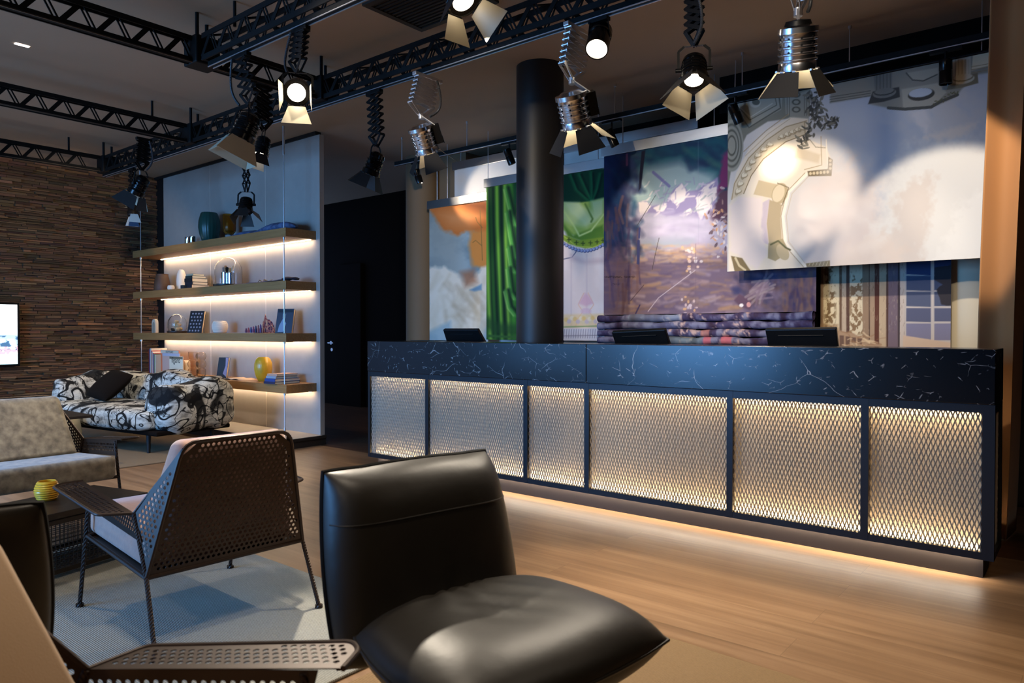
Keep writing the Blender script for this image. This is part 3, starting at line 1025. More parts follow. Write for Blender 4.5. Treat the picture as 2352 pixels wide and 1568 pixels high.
# cornice upside down along the top, with two column bases and an oval opening
ct, cd2, cl = (148, 142, 128), (88, 86, 78), (196, 186, 164)
p.poly(C6((-150, 350), (-150, 200), (900, 40), (900, 240), (770, 260), (690, 360), (660, 400), (500, 470), (330, 480), (220, 470), (100, 445), (110, 395), (-150, 440)), ct, 5)
for y in (360, 376, 392):
    p.line(C6((-150, y + 40), (110, y)), 1.5, cd2)
p.poly(C6((345, 245), (545, 210), (545, 260), (450, 295), (370, 290)), cl, 3, .5)
p.line(C6((340, 245), (380, 290), (450, 296), (540, 255)), 3, cd2)
for k, (x, y) in enumerate(((195, 320), (700, 230))):
    lt, dk = ((130, 126, 116), (72, 70, 66)) if k == 0 else (cl, (128, 116, 92))
    p.poly(C6((x - 65, y - 70), (x + 55, y - 90), (x + 55, y + 40), (x - 55, y + 55)), lt, 2)
    for q in range(5):
        p.line(C6((x - 45 + q * 22, y - 70), (x - 45 + q * 22, y + 45)), 1.4, dk, 1.5, .7)
    p.poly(C6((x - 100, y + 125), (x - 70, y + 45), (x + 100, y + 15), (x + 105, y + 80), (x, y + 110)), dk, 2)
    p.ell(C6((x + 5, y + 55))[0], 27, 11, lt, .1, 1, -.15)
    p.ell(C6((x + 5, y + 47))[0], 24, 8, dk, .12, 1, -.15)
    p.ell(C6((x + 5, y + 42))[0], 22, 7, lt, .12, 1, -.15)
p.poly(C6((310, 350), (540, 310), (600, 370), (500, 470), (320, 470)), (176, 168, 150), 3)
p.ell(C6((437, 383))[0], 31, 14, (76, 72, 64), .08, 1, -.15)
p.ell(C6((432, 372))[0], 27, 10, (196, 198, 200), .1, 1, -.15)
p.line(C6((225, 470), (330, 478), (500, 465), (560, 430), (670, 385)), 7, cd2)
for k in range(16):
    p.ell(C6((520 + k * 10, 440 - k * 5 + RNG.normal() * 8))[0], 3.4, 1.6, (104, 100, 74), .3, .9, RNG.uniform(0, 3))
p.poly(C6((770, 120), (900, 90), (900, 190), (760, 230)), (220, 204, 170), 3)
for y in (195, 215, 235):
    p.line(C6((760, y + 10), (900, y - 14)), 1.4, (150, 130, 96))
p.strokes(60, C5((600, 900), (1016, 700), (1016, 1400), (600, 1400)), [(236, 226, 214), (222, 212, 204), (228, 214, 200)], 44, 16, -.5, .6, 26, .3)
root = backdrop(p, 'large pale backdrop with painted clouds and stone cornice, hung highest at right', header=0)
MB().cyl((-2.25, 5.405, 2.94), (-.55, 5.405, 2.94), .012).build('header_bar', M['black_metal'], root)
w = MB()
for x in (-2.2, -.6):
    w.cyl((x, 5.405, 2.95), (x, 5.42, CEIL), .004, 6)
w.build('hanging_wire', M['alu'], root)

# 2 landscape: dark forest, snowy peaks, lilac ground
p = Paint(-3.495, -1.648, 1.335, 2.76, 5.60, .0058, (120, 100, 116))
p.poly([(1380, 250), (1900, 200), (1900, 420), (1640, 470), (1440, 420), (1380, 520)], (28, 62, 84), 40)
p.blot(40, 30, .42, .62, (30, 84, 92), .8, 2, [(1380, 250), (1700, 250), (1700, 420), (1380, 450)])
p.poly([(1370, 330), (1450, 330), (1470, 480), (1440, 560), (1370, 620)], (30, 44, 84), 26, wob=20)
p.poly([(1440, 430), (1480, 385), (1560, 370), (1640, 400), (1660, 470), (1560, 500), (1450, 500)], (152, 172, 172), 30)
p.poly([(1440, 470), (1680, 460), (1680, 580), (1440, 590)], (168, 160, 178), 20)
pk, ps = (226, 212, 206), (146, 134, 168)
p.poly(M3((440, 850), (510, 830), (560, 880), (640, 870), (700, 840), (720, 800), (770, 720), (850, 660), (910, 740), (1000, 720), (1100, 660), (1190, 610), (1210, 760), (1150, 900), (1050, 1010), (830, 990), (600, 950), (470, 940)), ps, 4, wob=4)
for q in (M3((720, 810), (790, 730), (850, 665), (890, 740), (870, 830), (800, 870), (740, 830)), M3((450, 850), (520, 840), (560, 880), (520, 930), (460, 960)), M3((580, 900), (680, 850), (720, 850), (660, 930), (610, 940)), M3((990, 800), (1090, 720), (1180, 690), (1190, 800), (1100, 920), (1030, 1000), (990, 930)), M3((830, 970), (930, 890), (960, 930), (870, 990)), M3((1010, 740), (1150, 640), (1180, 640), (1060, 740))):
    p.poly(q, pk, 3, .95, wob=9)
p.strokes(70, M3((700, 680), (1200, 640), (1150, 980), (500, 960)), [pk, (196, 182, 196), ps, (150, 158, 160)], 16, 3.4, -.7, .5, 1.5, .75)
p.poly(M3((440, 1000), (1010, 960), (1010, 1190), (470, 1200)), (170, 158, 182), 24, .4)
p.strokes(60, M3((440, 990), (1010, 960), (1010, 1210), (470, 1210)), [(200, 190, 206), (170, 158, 180), (184, 178, 190)], 50, 9, -.05, .2, 9, .5)
p.poly(M3((460, 1200), (970, 1185), (950, 1290), (480, 1300)), (158, 168, 172), 20, .6)
p.line(M3((600, 1330), (940, 1320)), 4, (228, 176, 110), 3)
p.line(M3((620, 1300), (960, 1290)), 3, (216, 206, 180), 4)
# lilac and ochre ground
gr = [(1380, 590), (1900, 570), (1900, 730), (1380, 730)]
p.strokes(340, gr, [(122, 98, 108), (148, 120, 126), (100, 82, 104), (166, 134, 130), (140, 108, 90), (186, 142, 98), (184, 160, 160)], 46, 6, -.06, .14, 6, .6)
p.strokes(120, [(1440, 560), (1640, 560), (1640, 600), (1440, 600)], [(196, 168, 150), (176, 150, 160), (150, 128, 140), (206, 160, 110)], 30, 5, -.05, .2, 5, .5)
p.strokes(150, gr, [(84, 68, 92), (172, 132, 96), (126, 110, 140), (96, 74, 78)], 22, 4, -.08, .25, 5, .32)
p.poly([(1370, 560), (1430, 560), (1450, 640), (1420, 730), (1370, 730)], (96, 76, 96), 26, .6)
# trunks and foliage
p.strokes(110, [(1385, 330), (1470, 330), (1460, 560), (1385, 590)], [(22, 34, 66), (34, 52, 96), (30, 70, 104), (54, 50, 84)], 26, 11, 1.2, .7, 8, .55)
p.strokes(60, [(1470, 300), (1680, 270), (1680, 370), (1470, 390)], [(18, 44, 74), (26, 84, 96), (60, 100, 92), (40, 44, 78)], 34, 13, .6, .6, 10, .5)
p.strokes(40, [(1385, 500), (1470, 480), (1470, 700), (1385, 700)], [(96, 66, 70), (74, 60, 96), (120, 90, 92)], 60, 5, 1.57, .1, 3, .6)
p.poly(M3((440, 740), (450, 560), (470, 360), (505, 350), (480, 560), (465, 700)), (22, 22, 44), 2)
p.line(M3((330, 390), (330, 490)), 5, (120, 74, 110), 2)
p.line(M3((450, 1090), (445, 1180)), 4, (66, 70, 120), 1.5)
p.line(M3((440, 1210), (436, 1420)), 6, (62, 66, 112), 1.5)
p.line(M3((580, 560), (730, 690)), 7, (110, 104, 156), 2, .8)
p.line(M3((600, 780), (430, 1060)), 1.1, (60, 60, 60), 1)
p.line(M3((635, 1180), (600, 1330), (570, 1480)), 1.1, (70, 60, 56), 1)
p.poly(M3((1230, 400), (1320, 330), (1330, 700), (1260, 720), (1190, 760), (1220, 520)), (112, 46, 92), 8, wob=12)
p.poly(M3((1190, 740), (1320, 690), (1320, 1000), (1130, 1000)), (86, 58, 74), 10, wob=20)
for k in range(80):
    a, q = RNG.normal() * 60 + 1225, RNG.normal() * 120 + 1060
    p.ell(M3((a, q))[0], RNG.uniform(3, 7), RNG.uniform(1.4, 3), [(212, 200, 196), (176, 156, 158), (198, 148, 108), (96, 78, 86), (150, 120, 116)][k % 5], .3, .9, RNG.uniform(0, 3))
for k in range(22):
    p.ell(M3((RNG.normal() * 40 + 940, RNG.normal() * 60 + 1400))[0], RNG.uniform(2, 4.5), RNG.uniform(2, 4), [(232, 200, 182), (224, 178, 130), (222, 208, 206)][k % 3], .4, .85)
for k in range(14):
    p.ell(M4((RNG.normal() * 60 + 940, RNG.normal() * 40 + 590))[0], RNG.uniform(2, 4.5), RNG.uniform(2, 4), [(226, 196, 190), (222, 172, 124), (216, 196, 200)][k % 3], .4, .85)
p.poly(M4((1370, 270), (2170, 225), (2165, 660), (1500, 660)), (88, 74, 92), 30, .75)
p.strokes(150, M4((1400, 250), (2165, 250), (2165, 655), (1420, 655)), [(62, 58, 88), (112, 96, 116), (84, 60, 66), (132, 112, 128), (128, 100, 84), (46, 50, 92)], 24, 10, .7, .7, 8, .5)
p.strokes(40, M4((1850, 330), (2165, 330), (2165, 655), (1850, 655)), [(70, 58, 92), (112, 90, 100), (134, 100, 84)], 44, 7, 1.57, .1, 4, .6)
p.poly(M4((1370, 545), (1420, 480), (1560, 560), (1520, 640), (1430, 600)), (98, 72, 88), 4)
for k in range(26):
    p.line(M4((1560 + RNG.normal() * 60, 520 + RNG.normal() * 50), (1700 + RNG.normal() * 40, 400 + RNG.normal() * 60)), 5, [(150, 128, 138), (128, 104, 118), (164, 146, 142)][k % 3], 2, .6)
p.ell(M4((1440, 592))[0], 5, 4, (236, 226, 220), .3)
p.ell(M4((1510, 585))[0], 5, 6, (206, 148, 142), .3)
p.line(M4((1000, 250), (640, 520), (540, 650)), 1.6, (206, 186, 190), 1.2)
p.line(M4((500, 395), (370, 550)), 1.2, (74, 58, 62), 1)
p.line(M4((460, 590), (420, 672)), 3, (66, 58, 96), 1.5)
p.line(M4((1000, 0), (1000, 650)), 1.4, (120, 96, 108), 1.5, .6)
p.line([(1604, 300), (1604, 560)], 1.2, (150, 150, 166), 1.5, .35)
# the handwriting near the left edge
x = 120
for word in ((9, 1), (6, 1)):
    for k in range(word[0]):
        pts = [(x + t * 3.4 + 4 * math.sin(t * 2.1 + k), 318 - 9 * math.sin(t * 1.6 + k * 1.9)) for t in range(7)]
        p.line(M4(*pts), .7, (40, 30, 36), 1, .85)
        x += 18
    x += 26
p.line(M4((200, 385), (212, 380), (216, 392), (230, 384), (246, 392), (268, 384)), .7, (40, 30, 36), 1, .8)
rt = backdrop(p, 'backdrop painted with snowy peaks and a dark forest, its lower end gathered in rolls', wires=(-3.3, -2.45))
for k in range(4):
    zc = 1.335 - .033 - k * .064
    b, cc = MB(), []
    nu, nv = 150, 14
    def fold(s, t):
        a = t * 2 * math.pi
        w = 1 + .12 * math.sin(s * 37 + k * 2) * math.sin(s * 11 + k) + .05 * math.sin(s * 90 + k)
        return V((-3.535 + s * (1.875 + .0 * k), 5.585 + .036 * math.cos(a) * w, zc + .031 * math.sin(a) * w - .004 * math.sin(s * 23 + k)))
    b.grid(fold, nu, nv)
    S, T = np.meshgrid(np.linspace(0, 1, nu + 1), np.linspace(0, 1, nv + 1))
    n1, n2 = fbm(S * 26 + k * 7, T * 2 + k, 4), fbm(S * 60 + 30 + k * 5, T * 3 + k * 3, 3)
    c = np.zeros(S.shape + (3,)) + np.array((74, 66, 96))
    def mx(m, col):
        m = np.clip(m, 0, 1)[..., None]
        return c * (1 - m) + np.array(col) * m
    c = mx((n1 - .45) * 6, (128, 126, 150))
    c = mx((.42 - n1) * 6, (62, 46, 62))
    c = mx((n2 - .62) * 14 * (S > .35) * (S < .75), (196, 164, 156))
    if k == 3:
        c = mx(((np.abs(S - .56) < .016) | (np.abs(S - .645) < .022)) * .9, (196, 104, 116))
        c = mx((S > .3) * (S < .54) * .6, (112, 132, 130))
    if k == 2:
        c = mx((np.abs(S - .55) < .02) * .7, (190, 120, 104))
    if k < 2:
        c = mx((S > .17) * (S < .44) * .45, (140, 158, 172) if k == 0 else (120, 130, 156))
    c = np.clip(c.reshape(-1, 3) / 255, 0, 1) ** 2.2
    b.build('fold_roll', M['paint'], rt, cols=np.hstack([c, np.ones((len(c), 1))]))

# 3 green painted drapery over a pale wall
p = Paint(-4.995, -3.55, 1.10, 2.685, 5.70, .0062, (222, 198, 186))
p.blot(40, 60, .4, .7, (232, 214, 204), .7, 4)
gd, g1, g2, g3, yl = (8, 32, 20), (20, 62, 26), (48, 108, 36), (98, 148, 52), (206, 210, 104)
p.poly([(1100, 380), (1190, 380), (1260, 500), (1250, 820), (1100, 820)], g1, 4)
for x0, x1, w, col in ((930, 955, 14, g3), (965, 985, 12, g2), (1000, 1030, 12, (88, 142, 48)), (1050, 1070, 10, g3), (975, 1000, 8, gd), (1030, 1050, 9, gd), (950, 968, 5, gd), (1090, 1110, 12, g2)):
    p.line(G7((x0, 60), (x0 + 5, 400), (x1, 900), (x1 + 12, 1160)), w, col, 8)
for q in (((1060, 160), (1100, 330), (1125, 400)), ((1070, 320), (1095, 480), (1125, 620)), ((1080, 560), (1100, 690), (1125, 720)), ((1075, 700), (1095, 860), (1125, 900)), ((1060, 850), (1085, 960), (1125, 1010))):
    p.line(G7(*q), 7, (64, 128, 60), 8, .8)
    p.line(G7(*[(x + 22, y - 10) for x, y in q]), 7, gd, 7)
    p.line(G7(*[(x - 10, y + 4) for x, y in q]), 2, (150, 190, 110), 4, .6)
p.line(G7((940, 1060), (1000, 1100), (1125, 1110)), 26, (26, 60, 30), 14, .7)
p.line(G7((945, 1150), (1130, 1160)), 6, (44, 84, 40), 4)
# right of the pillar: swag
p.poly(G7((1120, 20), (1740, 20), (1740, 250), (1600, 260), (1500, 250), (1120, 260)), (14, 58, 34), 4)
for q in (((1500, 60), (1540, 160), (1630, 240)), ((1560, 60), (1600, 150), (1640, 230)), ((1640, 50), (1645, 140), (1642, 235)), ((1700, 60), (1680, 160), (1650, 236))):
    p.line(G7(*q), 7, (30, 104, 58), 8)
    p.line(G7(*[(x + 14, y) for x, y in q]), 4, (6, 30, 18), 5)
p.poly(G7((1380, 240), (1520, 255), (1640, 240), (1735, 215), (1740, 440), (1640, 480), (1540, 480), (1440, 430), (1380, 330)), (178, 192, 84), 4)
p.poly(G7((1440, 380), (1520, 470), (1720, 400), (1740, 500), (1600, 520), (1480, 480)), (104, 138, 44), 7)
p.poly(G7((1380, 250), (1540, 255), (1640, 300), (1690, 350), (1610, 420), (1500, 400), (1400, 330)), (214, 216, 130), 10)
p.poly(G7((1460, 250), (1560, 250), (1650, 380), (1600, 400), (1500, 320)), (226, 226, 152), 9)
p.poly(G7((1640, 240), (1725, 222), (1720, 330), (1660, 380)), (220, 222, 146), 9)
p.line(G7((1450, 300), (1520, 400), (1560, 475), (1640, 440), (1725, 330)), 4, (226, 228, 130), 3)
p.line(G7((1600, 260), (1650, 360), (1640, 380)), 3, (92, 118, 40), 4)
p.poly(G7((1400, 420), (1460, 470), (1560, 505), (1740, 480), (1740, 545), (1600, 560), (1490, 530), (1400, 470)), (138, 158, 46), 3)
p.line(G7((1440, 465), (1540, 545), (1650, 553), (1740, 520)), 2, (200, 202, 80), 2)
for x, y in ((1490, 500), (1540, 520), (1585, 525), (1635, 522), (1680, 515), (1720, 505)):
    p.line(G7((x, y - 12), (x, y + 14)), 2, (60, 74, 30), 1.5)
    p.line(G7((x - 12, y), (x + 12, y)), 2, (60, 74, 30), 1.5)
for k in range(15):
    t = k / 14
    x, y = 1455 + t * 285, 520 + 55 * math.sin(t * math.pi * .95 + .1)
    p.ell(G7((x, y + 2))[0], 4.2, 4.2, (70, 74, 110), .2)
    p.ell(G7((x - 2, y))[0], 3, 3, (150, 156, 190), .3)
p.line(G7((1540, 580), (1510, 620), (1450, 632)), 2, (80, 80, 104), 1.5)
p.poly(G7((1500, 600), (1600, 640), (1740, 620), (1740, 660), (1600, 665), (1500, 640)), (198, 168, 164), 10, .7)
for x in (1505, 1610):
    p.line(G7((x, 600), (x, 1080)), 2.2, (196, 172, 170), 4, .7)
for s in (-1, 1):
    p.line(G7((1605 + 14 * s, 860), (1605 + 34 * s, 900), (1605 + 52 * s, 940), (1605 + 20 * s, 985), (1605 + 60 * s, 1040), (1605 + 70 * s, 1090)), 1.6, (226, 168, 130), 1.5, .8)
p.poly(G7((1600, 860), (1625, 880), (1655, 930), (1605, 950), (1555, 930), (1585, 880)), (210, 160, 170), 6, .8)
p.ell(G7((1605, 985))[0], 12, 8, (206, 170, 180), .4, .8)
p.ell(G7((1605, 1040))[0], 15, 14, (190, 194, 196), .4, .7)
p.poly(G7((1450, 1005), (1740, 1000), (1740, 1095), (1450, 1095)), (226, 184, 112), 6, .55)
for k in range(14):
    p.ell(G7((1470 + k * 20, 1040 + 14 * math.sin(k * 2)))[0], 5, 5, [(220, 176, 100), (188, 166, 180), (232, 210, 180)][k % 3], .5, .7)
p.line(G7((1450, 1090), (1740, 1082)), 2.4, (120, 144, 90), 2)
p.poly(G7((1450, 1102), (1740, 1098), (1740, 1180), (1450, 1180)), (206, 196, 196), 2)
for k in range(18):
    p.line(G7((1460 + k * 16, 1105), (1455 + k * 16, 1165)), 1.3, (110, 100, 112), 1.3, .8)
p.line(G7((1450, 1150), (1740, 1145)), 1.5, (120, 110, 120), 1.5)
backdrop(p, 'backdrop painted with green drapery and a swag over pale wall, half behind the pillar', wires=(-4.97, -3.62))

# 4 autumn-coloured abstract sky and pale plumes (a plain canvas in those colours)
p = Paint(-5.945, -5.06, 1.06, 2.575, 5.80, .0062, (120, 140, 146))
p.blot(50, 40, .4, .66, (166, 178, 178), .8, 1)
p.poly([(980, 470), (1060, 490), (1060, 640), (980, 640)], (146, 150, 142), 40, .7)
p.poly(G7((540, 290), (700, 240), (950, 240), (950, 470), (880, 470), (810, 445), (740, 475), (640, 430), (590, 370)), (196, 112, 52), 12, wob=14)
p.poly(G7((620, 330), (760, 290), (900, 330), (820, 420), (680, 400)), (222, 146, 88), 30, .8)
p.poly(G7((700, 240), (950, 240), (950, 330), (800, 290)), (118, 64, 34), 22, .8)
p.poly(G7((830, 440), (950, 440), (950, 700), (840, 680), (812, 540)), (208, 134, 64), 12, wob=8)
p.line(G7((890, 300), (900, 480), (905, 640)), 1.2, (120, 96, 50), 1.5)
p.line(G7((905, 420), (870, 380), (860, 350)), 1.2, (120, 96, 50), 1.5)
p.line(G7((900, 540), (860, 505), (840, 520)), 1.2, (120, 96, 50), 1.5)
p.poly(G7((540, 700), (640, 680), (720, 720), (800, 800), (900, 690), (950, 680), (950, 1000), (850, 1120), (640, 1180), (540, 1120)), (226, 212, 190), 10, wob=12)
p.strokes(110, G7((540, 780), (950, 800), (930, 1080), (560, 1150)), [(228, 214, 192), (214, 198, 172), (204, 186, 156), (222, 206, 180)], 40, 10, 1.9, .35, 8, .55)
p.strokes(26, G7((640, 800), (930, 900), (900, 1060), (660, 1060)), [(178, 154, 124), (190, 168, 136)], 30, 8, .9, .35, 9, .45)
p.poly(G7((820, 840), (900, 800), (900, 840), (850, 850)), (90, 130, 160), 5, .8)
p.poly(G7((540, 1120), (690, 1050), (700, 1180), (540, 1220)), (150, 172, 176), 10, .8)
p.poly(G7((760, 720), (850, 700), (870, 790), (790, 820)), (164, 104, 70), 16, .75)
backdrop(p, 'leftmost painted backdrop, orange cloud above pale feathery plumes on grey-blue', wires=(-5.82, -5.66))

# 5 distressed panelled wall with a window, hung low behind the clouds
p = Paint(-1.66, -.803, 1.0, 1.80, 5.75, .005, (150, 128, 108))
def band(a, b, col, soft=1.2):
    p.poly(D8((a, 200), (b, 200), (b, 800), (a, 800)), col, soft)
band(980, 1010, (96, 74, 56)); band(1010, 1022, (150, 120, 90))
band(1022, 1120, (214, 196, 160))
p.blot(7, 9, .5, .56, (118, 92, 62), .9, 6, D8((1022, 280), (1090, 280), (1100, 700), (1030, 700)))
band(1118, 1134, (110, 84, 64)); band(1134, 1162, (186, 164, 138)); band(1160, 1180, (92, 66, 54))
band(1180, 1258, (216, 198, 164))
p.blot(7, 10, .5, .57, (126, 96, 66), .9, 11, D8((1180, 330), (1262, 330), (1262, 700), (1180, 700)))
for a, b, c in ((1258, 1296, (150, 122, 96)), (1296, 1302, (80, 58, 46)), (1302, 1330, (168, 140, 112)), (1330, 1358, (98, 58, 44)), (1358, 1400, (190, 164, 132)), (1400, 1412, (84, 58, 50)), (1412, 1470, (118, 100, 108)), (1470, 1482, (64, 52, 56)), (1482, 1512, (198, 182, 168))):
    band(a, b, c)
band(1512, 1800, (196, 184, 174))
gw = (74, 84, 110)
for (a, b) in ((1520, 1668), (1688, 1800)):
    for (c, d, col) in ((200, 338, (52, 66, 104)), (348, 434, gw), (444, 530, (86, 92, 114)), (542, 622, (92, 94, 116)), (634, 735, (128, 124, 146))):
        s = .06 * (d - c) if a < 1600 else 0
        p.poly(D8((a, c), (b, c), (b, d + s), (a, d)), col, 1.5)
p.poly(D8((1690, 300), (1800, 280), (1800, 530), (1730, 520), (1700, 430), (1740, 400), (1690, 370)), (54, 50, 54), 2, wob=5)
p.poly(D8((1500, 705), (1790, 750), (1790, 790), (1500, 790)), (206, 178, 154), 2)
p.poly(D8((1110, 680), (1200, 690), (1390, 775), (1390, 800), (1110, 800)), (170, 138, 108), 3, wob=8)
for k in range(4):
    p.poly(D8((1120 + k * 36, 705 + k * 6), (1146 + k * 36, 707 + k * 6), (1146 + k * 36, 780), (1120 + k * 36, 780)), (110, 84, 70), 1.5)
p.strokes(30, D8((1150, 680), (1380, 760), (1330, 775), (1150, 720)), [(220, 190, 150), (150, 112, 80)], 20, 3, .3, .3, 1.5, .8)
p.poly(D8((980, 640), (1110, 640), (1110, 800), (980, 800)), (150, 116, 82), 5, .7, wob=8)
p.strokes(300, D8((1000, 280), (1510, 280), (1510, 700), (1000, 700)), [(90, 70, 54), (206, 188, 156), (160, 136, 110)], 10, 1, 1.57, .2, 1, .4)
backdrop(p, 'low backdrop painted with peeling panelled wall and a paned window', header=0, wires=())

# 6 two plain white cloths behind the painted ones
def cloth(x0, x1, z0, z1, Y, label, header=.09):
    root = thing('hanging_backdrop', label, 'backdrop', ((x0 + x1) / 2, Y, z0), group='painted stage backdrops behind the counter')
    MB().box((x0, Y, z0), (x1, Y + .004, z1)).build('canvas', M['white_canvas'], root)
    MB().box((x0 - .02, Y - .02, z1), (x1 + .02, Y + .02, z1 + header)).build('header_bar', M['steel'], root, bevel=.002)
    w = MB()
    for x in (x0 + .1, x1 - .1):
        w.cyl((x, Y, z1 + header - .01), (x, Y, CEIL - .002), .004, 6)
    w.build('hanging_wire', M['alu'], root)
M['white_canvas'] = mat('white_canvas', (214, 208, 200), .75)
cloth(-5.74, -4.4, 1.0, 3.02, 6.0, 'plain white backdrop glowing above the orange one, left of the pillar')
cloth(-4.2, -2.78, 1.0, 2.97, 5.98, 'plain white backdrop between the green and the mountain backdrops')

# curtain at the right edge
b = MB()
def cur(s, t):
    z = 3.2 * t
    y = 4.93 + .05 * math.sin(s * math.pi * 1.7 - .3) - .03 * s
    y += .0 if s < .6 else (s - .6) * .9
    k = (s * 1.45 if s < .6 else .87 + (s - .6) * .325) + .015 * math.sin(z * 3)
    xa = -.575 + .072 * t
    xb = -.385 + .075 * t
    return V((xa + (xb - xa) * k, y, .01 + z))
b.grid(cur, 40, 20)
tag(b.build('curtain', M['curtain_tan'], loc=(-.47, 4.9, 0), solid=.006), 'tan brown hanging curtain at the right end behind the counter', 'curtain')

# ------------------------------------------------------------------ shelves
SH = [2.234, 1.700, 1.167, .644]
SF, SXL, SXR = 4.215, -9.86, -6.383
NAMES = ('topmost oak wall shelf with a glowing strip along its back edge', 'second oak wall shelf from the top, holding the glass cloche of brushes',
         'third oak wall shelf from the top, holding the white ribbed vase', 'lowest oak wall shelf, holding the yellow vase, partly behind the sofa')
for z, lb in zip(SH, NAMES):
    t = thing('wall_shelf', lb, 'shelf', ((SXL + SXR) / 2, PY, z - .045), group='oak shelves on the white panel')
    MB().box((SXL, SF, z - .088), (SXR, PY, z)).build('board', M['oak'], t, bevel=.0015)
    MB().box((SXL + .12, PY - .055, z - .094), (SXR - .04, PY - .037, z - .0885)).build('led_strip', M['led'], t)
for u, lb in ((324, 'thin steel rod holding the left ends of the wall shelves'), (653, 'thin steel rod holding the right ends of the wall shelves')):
    x = P(u, 700, Y=SF + .03).x
    t = thing('suspension_rod', lb, 'rod', (x, SF + .03, .1))
    MB().cyl((x, SF + .03, .104), (x, SF + .03, CEIL), .0055, 8).build('rod', M['alu'], t)
    for za, zb, r in [(z - .11, z - .0885, .012) for z in SH] + [(2.98, CEIL, .013), (.104, .2, .01)]:
        MB().cyl((x, SF + .03, za), (x, SF + .03, zb), r, 10).build('collar', M['alu'], t)

def at(u, i, y=4.40):
    """a spot on shelf i at depth y, and metres per photo pixel there"""
    z = SH[i]
    q = P(u, 700, Y=y)
    d = (q - V((0, 0, EYE))).dot(_F)
    return V((q.x, y, z + .0008)), d / FPX
def lathe_item(name, label, cat, prof, mat_, pos, n=32, flute=None, group=None, parent=None):
    o = MB().lathe(prof, n, Matrix.Translation(pos), flute).build(name, mat_, parent, loc=None if parent else pos)
    return tag(o, label, cat, group) if parent is None else o
def book(pos, w, d, h, rgb, rz=0, tilt=None, label='', page=(232, 214, 184), group=None, standing=False, Mx=None):
    """lying book: w along x, d along y, h high; spine faces -y"""
    R_ = Matrix.Translation(pos) @ Matrix.Rotation(rz, 4, 'Z') if Mx is None else Mx
    t = thing('book', label, 'book', pos, 0, group)
    c = .0025
    k = MB()
    k.box((-w / 2, -d / 2, 0), (w / 2, d / 2, c), R_).box((-w / 2, -d / 2, h - c), (w / 2, d / 2, h), R_).box((-w / 2, -d / 2, c), (-w / 2 + c, d / 2, h - c), R_)
    k.build('cover', solid(rgb), t)
    MB().box((-w / 2 + c, -d / 2 + .004, c), (w / 2 - .004, d / 2 - .004, h - c), R_).build('pages', solid(page, .8), t)
    return t

# shelf 1
p0, k = at(433, 0, 4.42)
lathe_item('metal_tin', 'taller chrome tin at the left of the top shelf', 'tin', [(.036, 0), (.038, .004), (.038, .115), (.035, .118), (.035, .01), (0, .008)], M['chrome'], p0, 28)
p0, k = at(443, 0, 4.33)
lathe_item('metal_tin', 'shorter chrome tin in front of its taller twin on the top shelf', 'tin', [(.034, 0), (.036, .004), (.036, .094), (.033, .097), (.033, .01), (0, .008)], M['chrome'], p0, 28)
p0, k = at(482, 0, 4.40)
fl = lambda t, z: 1 + .022 * abs(math.sin(t * 9))
lathe_item('vase', 'large dark green fluted barrel vase on the top shelf', 'vase', [(.0, 0), (.072, 0), (.078, .01), (.108, .09), (.122, .18), (.118, .26), (.096, .345), (.084, .36), (.076, .36), (.09, .33), (.1, .2), (.07, .02), (0, .015)], M['green_glass'], p0, 108, fl)
p0, k = at(528, 0, 4.43)
t = thing('vase', 'amber glass vase on a clear glass foot, top shelf', 'vase', p0)
MB().lathe([(.0, .075), (.045, .078), (.07, .11), (.074, .16), (.074, .30), (.070, .303), (.066, .3), (.068, .16), (.06, .115), (0, .09)], 32, Matrix.Translation(p0)).build('bowl', M['amber_glass'], t)
MB().lathe([(.0, 0), (.05, 0), (.052, .006), (.05, .07), (.045, .0745), (0, .0745)], 32, Matrix.Translation(p0)).build('foot', M['glass'], t)
a, k = at(536, 0, 4.36)
e, k = at(668, 0, 4.30)
b = MB()
def fold(s, t):
    x = a.x + (e.x - a.x) * s
    tp = min(1, (1 - s) * 9 + .02, s * 14 + .1) ** .5
    hh = .016 + .018 * s + .02 * max(0, math.sin((s - .45) * 3)) + .008 * math.sin(s * 17 + t * 9)
    an = t * 2 * math.pi
    return V((x, 4.37 + tp * (.085 + .01 * math.sin(s * 9)) * math.cos(an), SH[0] + .001 + hh * (1 + tp * math.sin(an)) * (.4 + .6 * tp)))
b.grid(fold, 48, 16)
tag(b.build('folded_cloth', M['blue_cloth'], loc=(a.x, 4.37, SH[0])), 'crumpled blue grey cloth lying along the right half of the top shelf', 'cloth')

# shelf 2
p0, k = at(373, 1, 4.40)
lathe_item('vase', 'wide brown vase at the left end of the second shelf', 'vase', [(0, 0), (.098, 0), (.102, .006), (.096, .1), (.078, .19), (.074, .2), (.074, .222), (.078, .226), (.07, .226), (.068, .2), (.09, .02), (0, .015)], M['brown_vase'], p0)
p0, k = at(393, 1, 4.28)
lathe_item('tealight_holder', 'small white tealight cup in front of the brown vase', 'candle holder', [(0, 0), (.034, 0), (.042, .015), (.042, .034), (.034, .054), (.026, .055), (.03, .03), (0, .02)], M['white_ceramic'], p0)
p0, k = at(417, 1, 4.42)
lathe_item('vase', 'tall slim white vase beside the book stack, second shelf', 'vase', [(0, 0), (.052, 0), (.056, .01), (.057, .12), (.05, .2), (.034, .248), (.022, .258), (.024, .262), (.016, .262), (.016, .25), (0, .24)], M['white_ceramic'], p0)
p0, k = at(424, 1, 4.52)
lathe_item('candle', 'short thick cream candle behind the tall white vase', 'candle', [(0, 0), (.05, 0), (.05, .165), (.044, .17), (0, .165)], M['frosted'], p0)
p0, k = at(423, 1, 4.26)
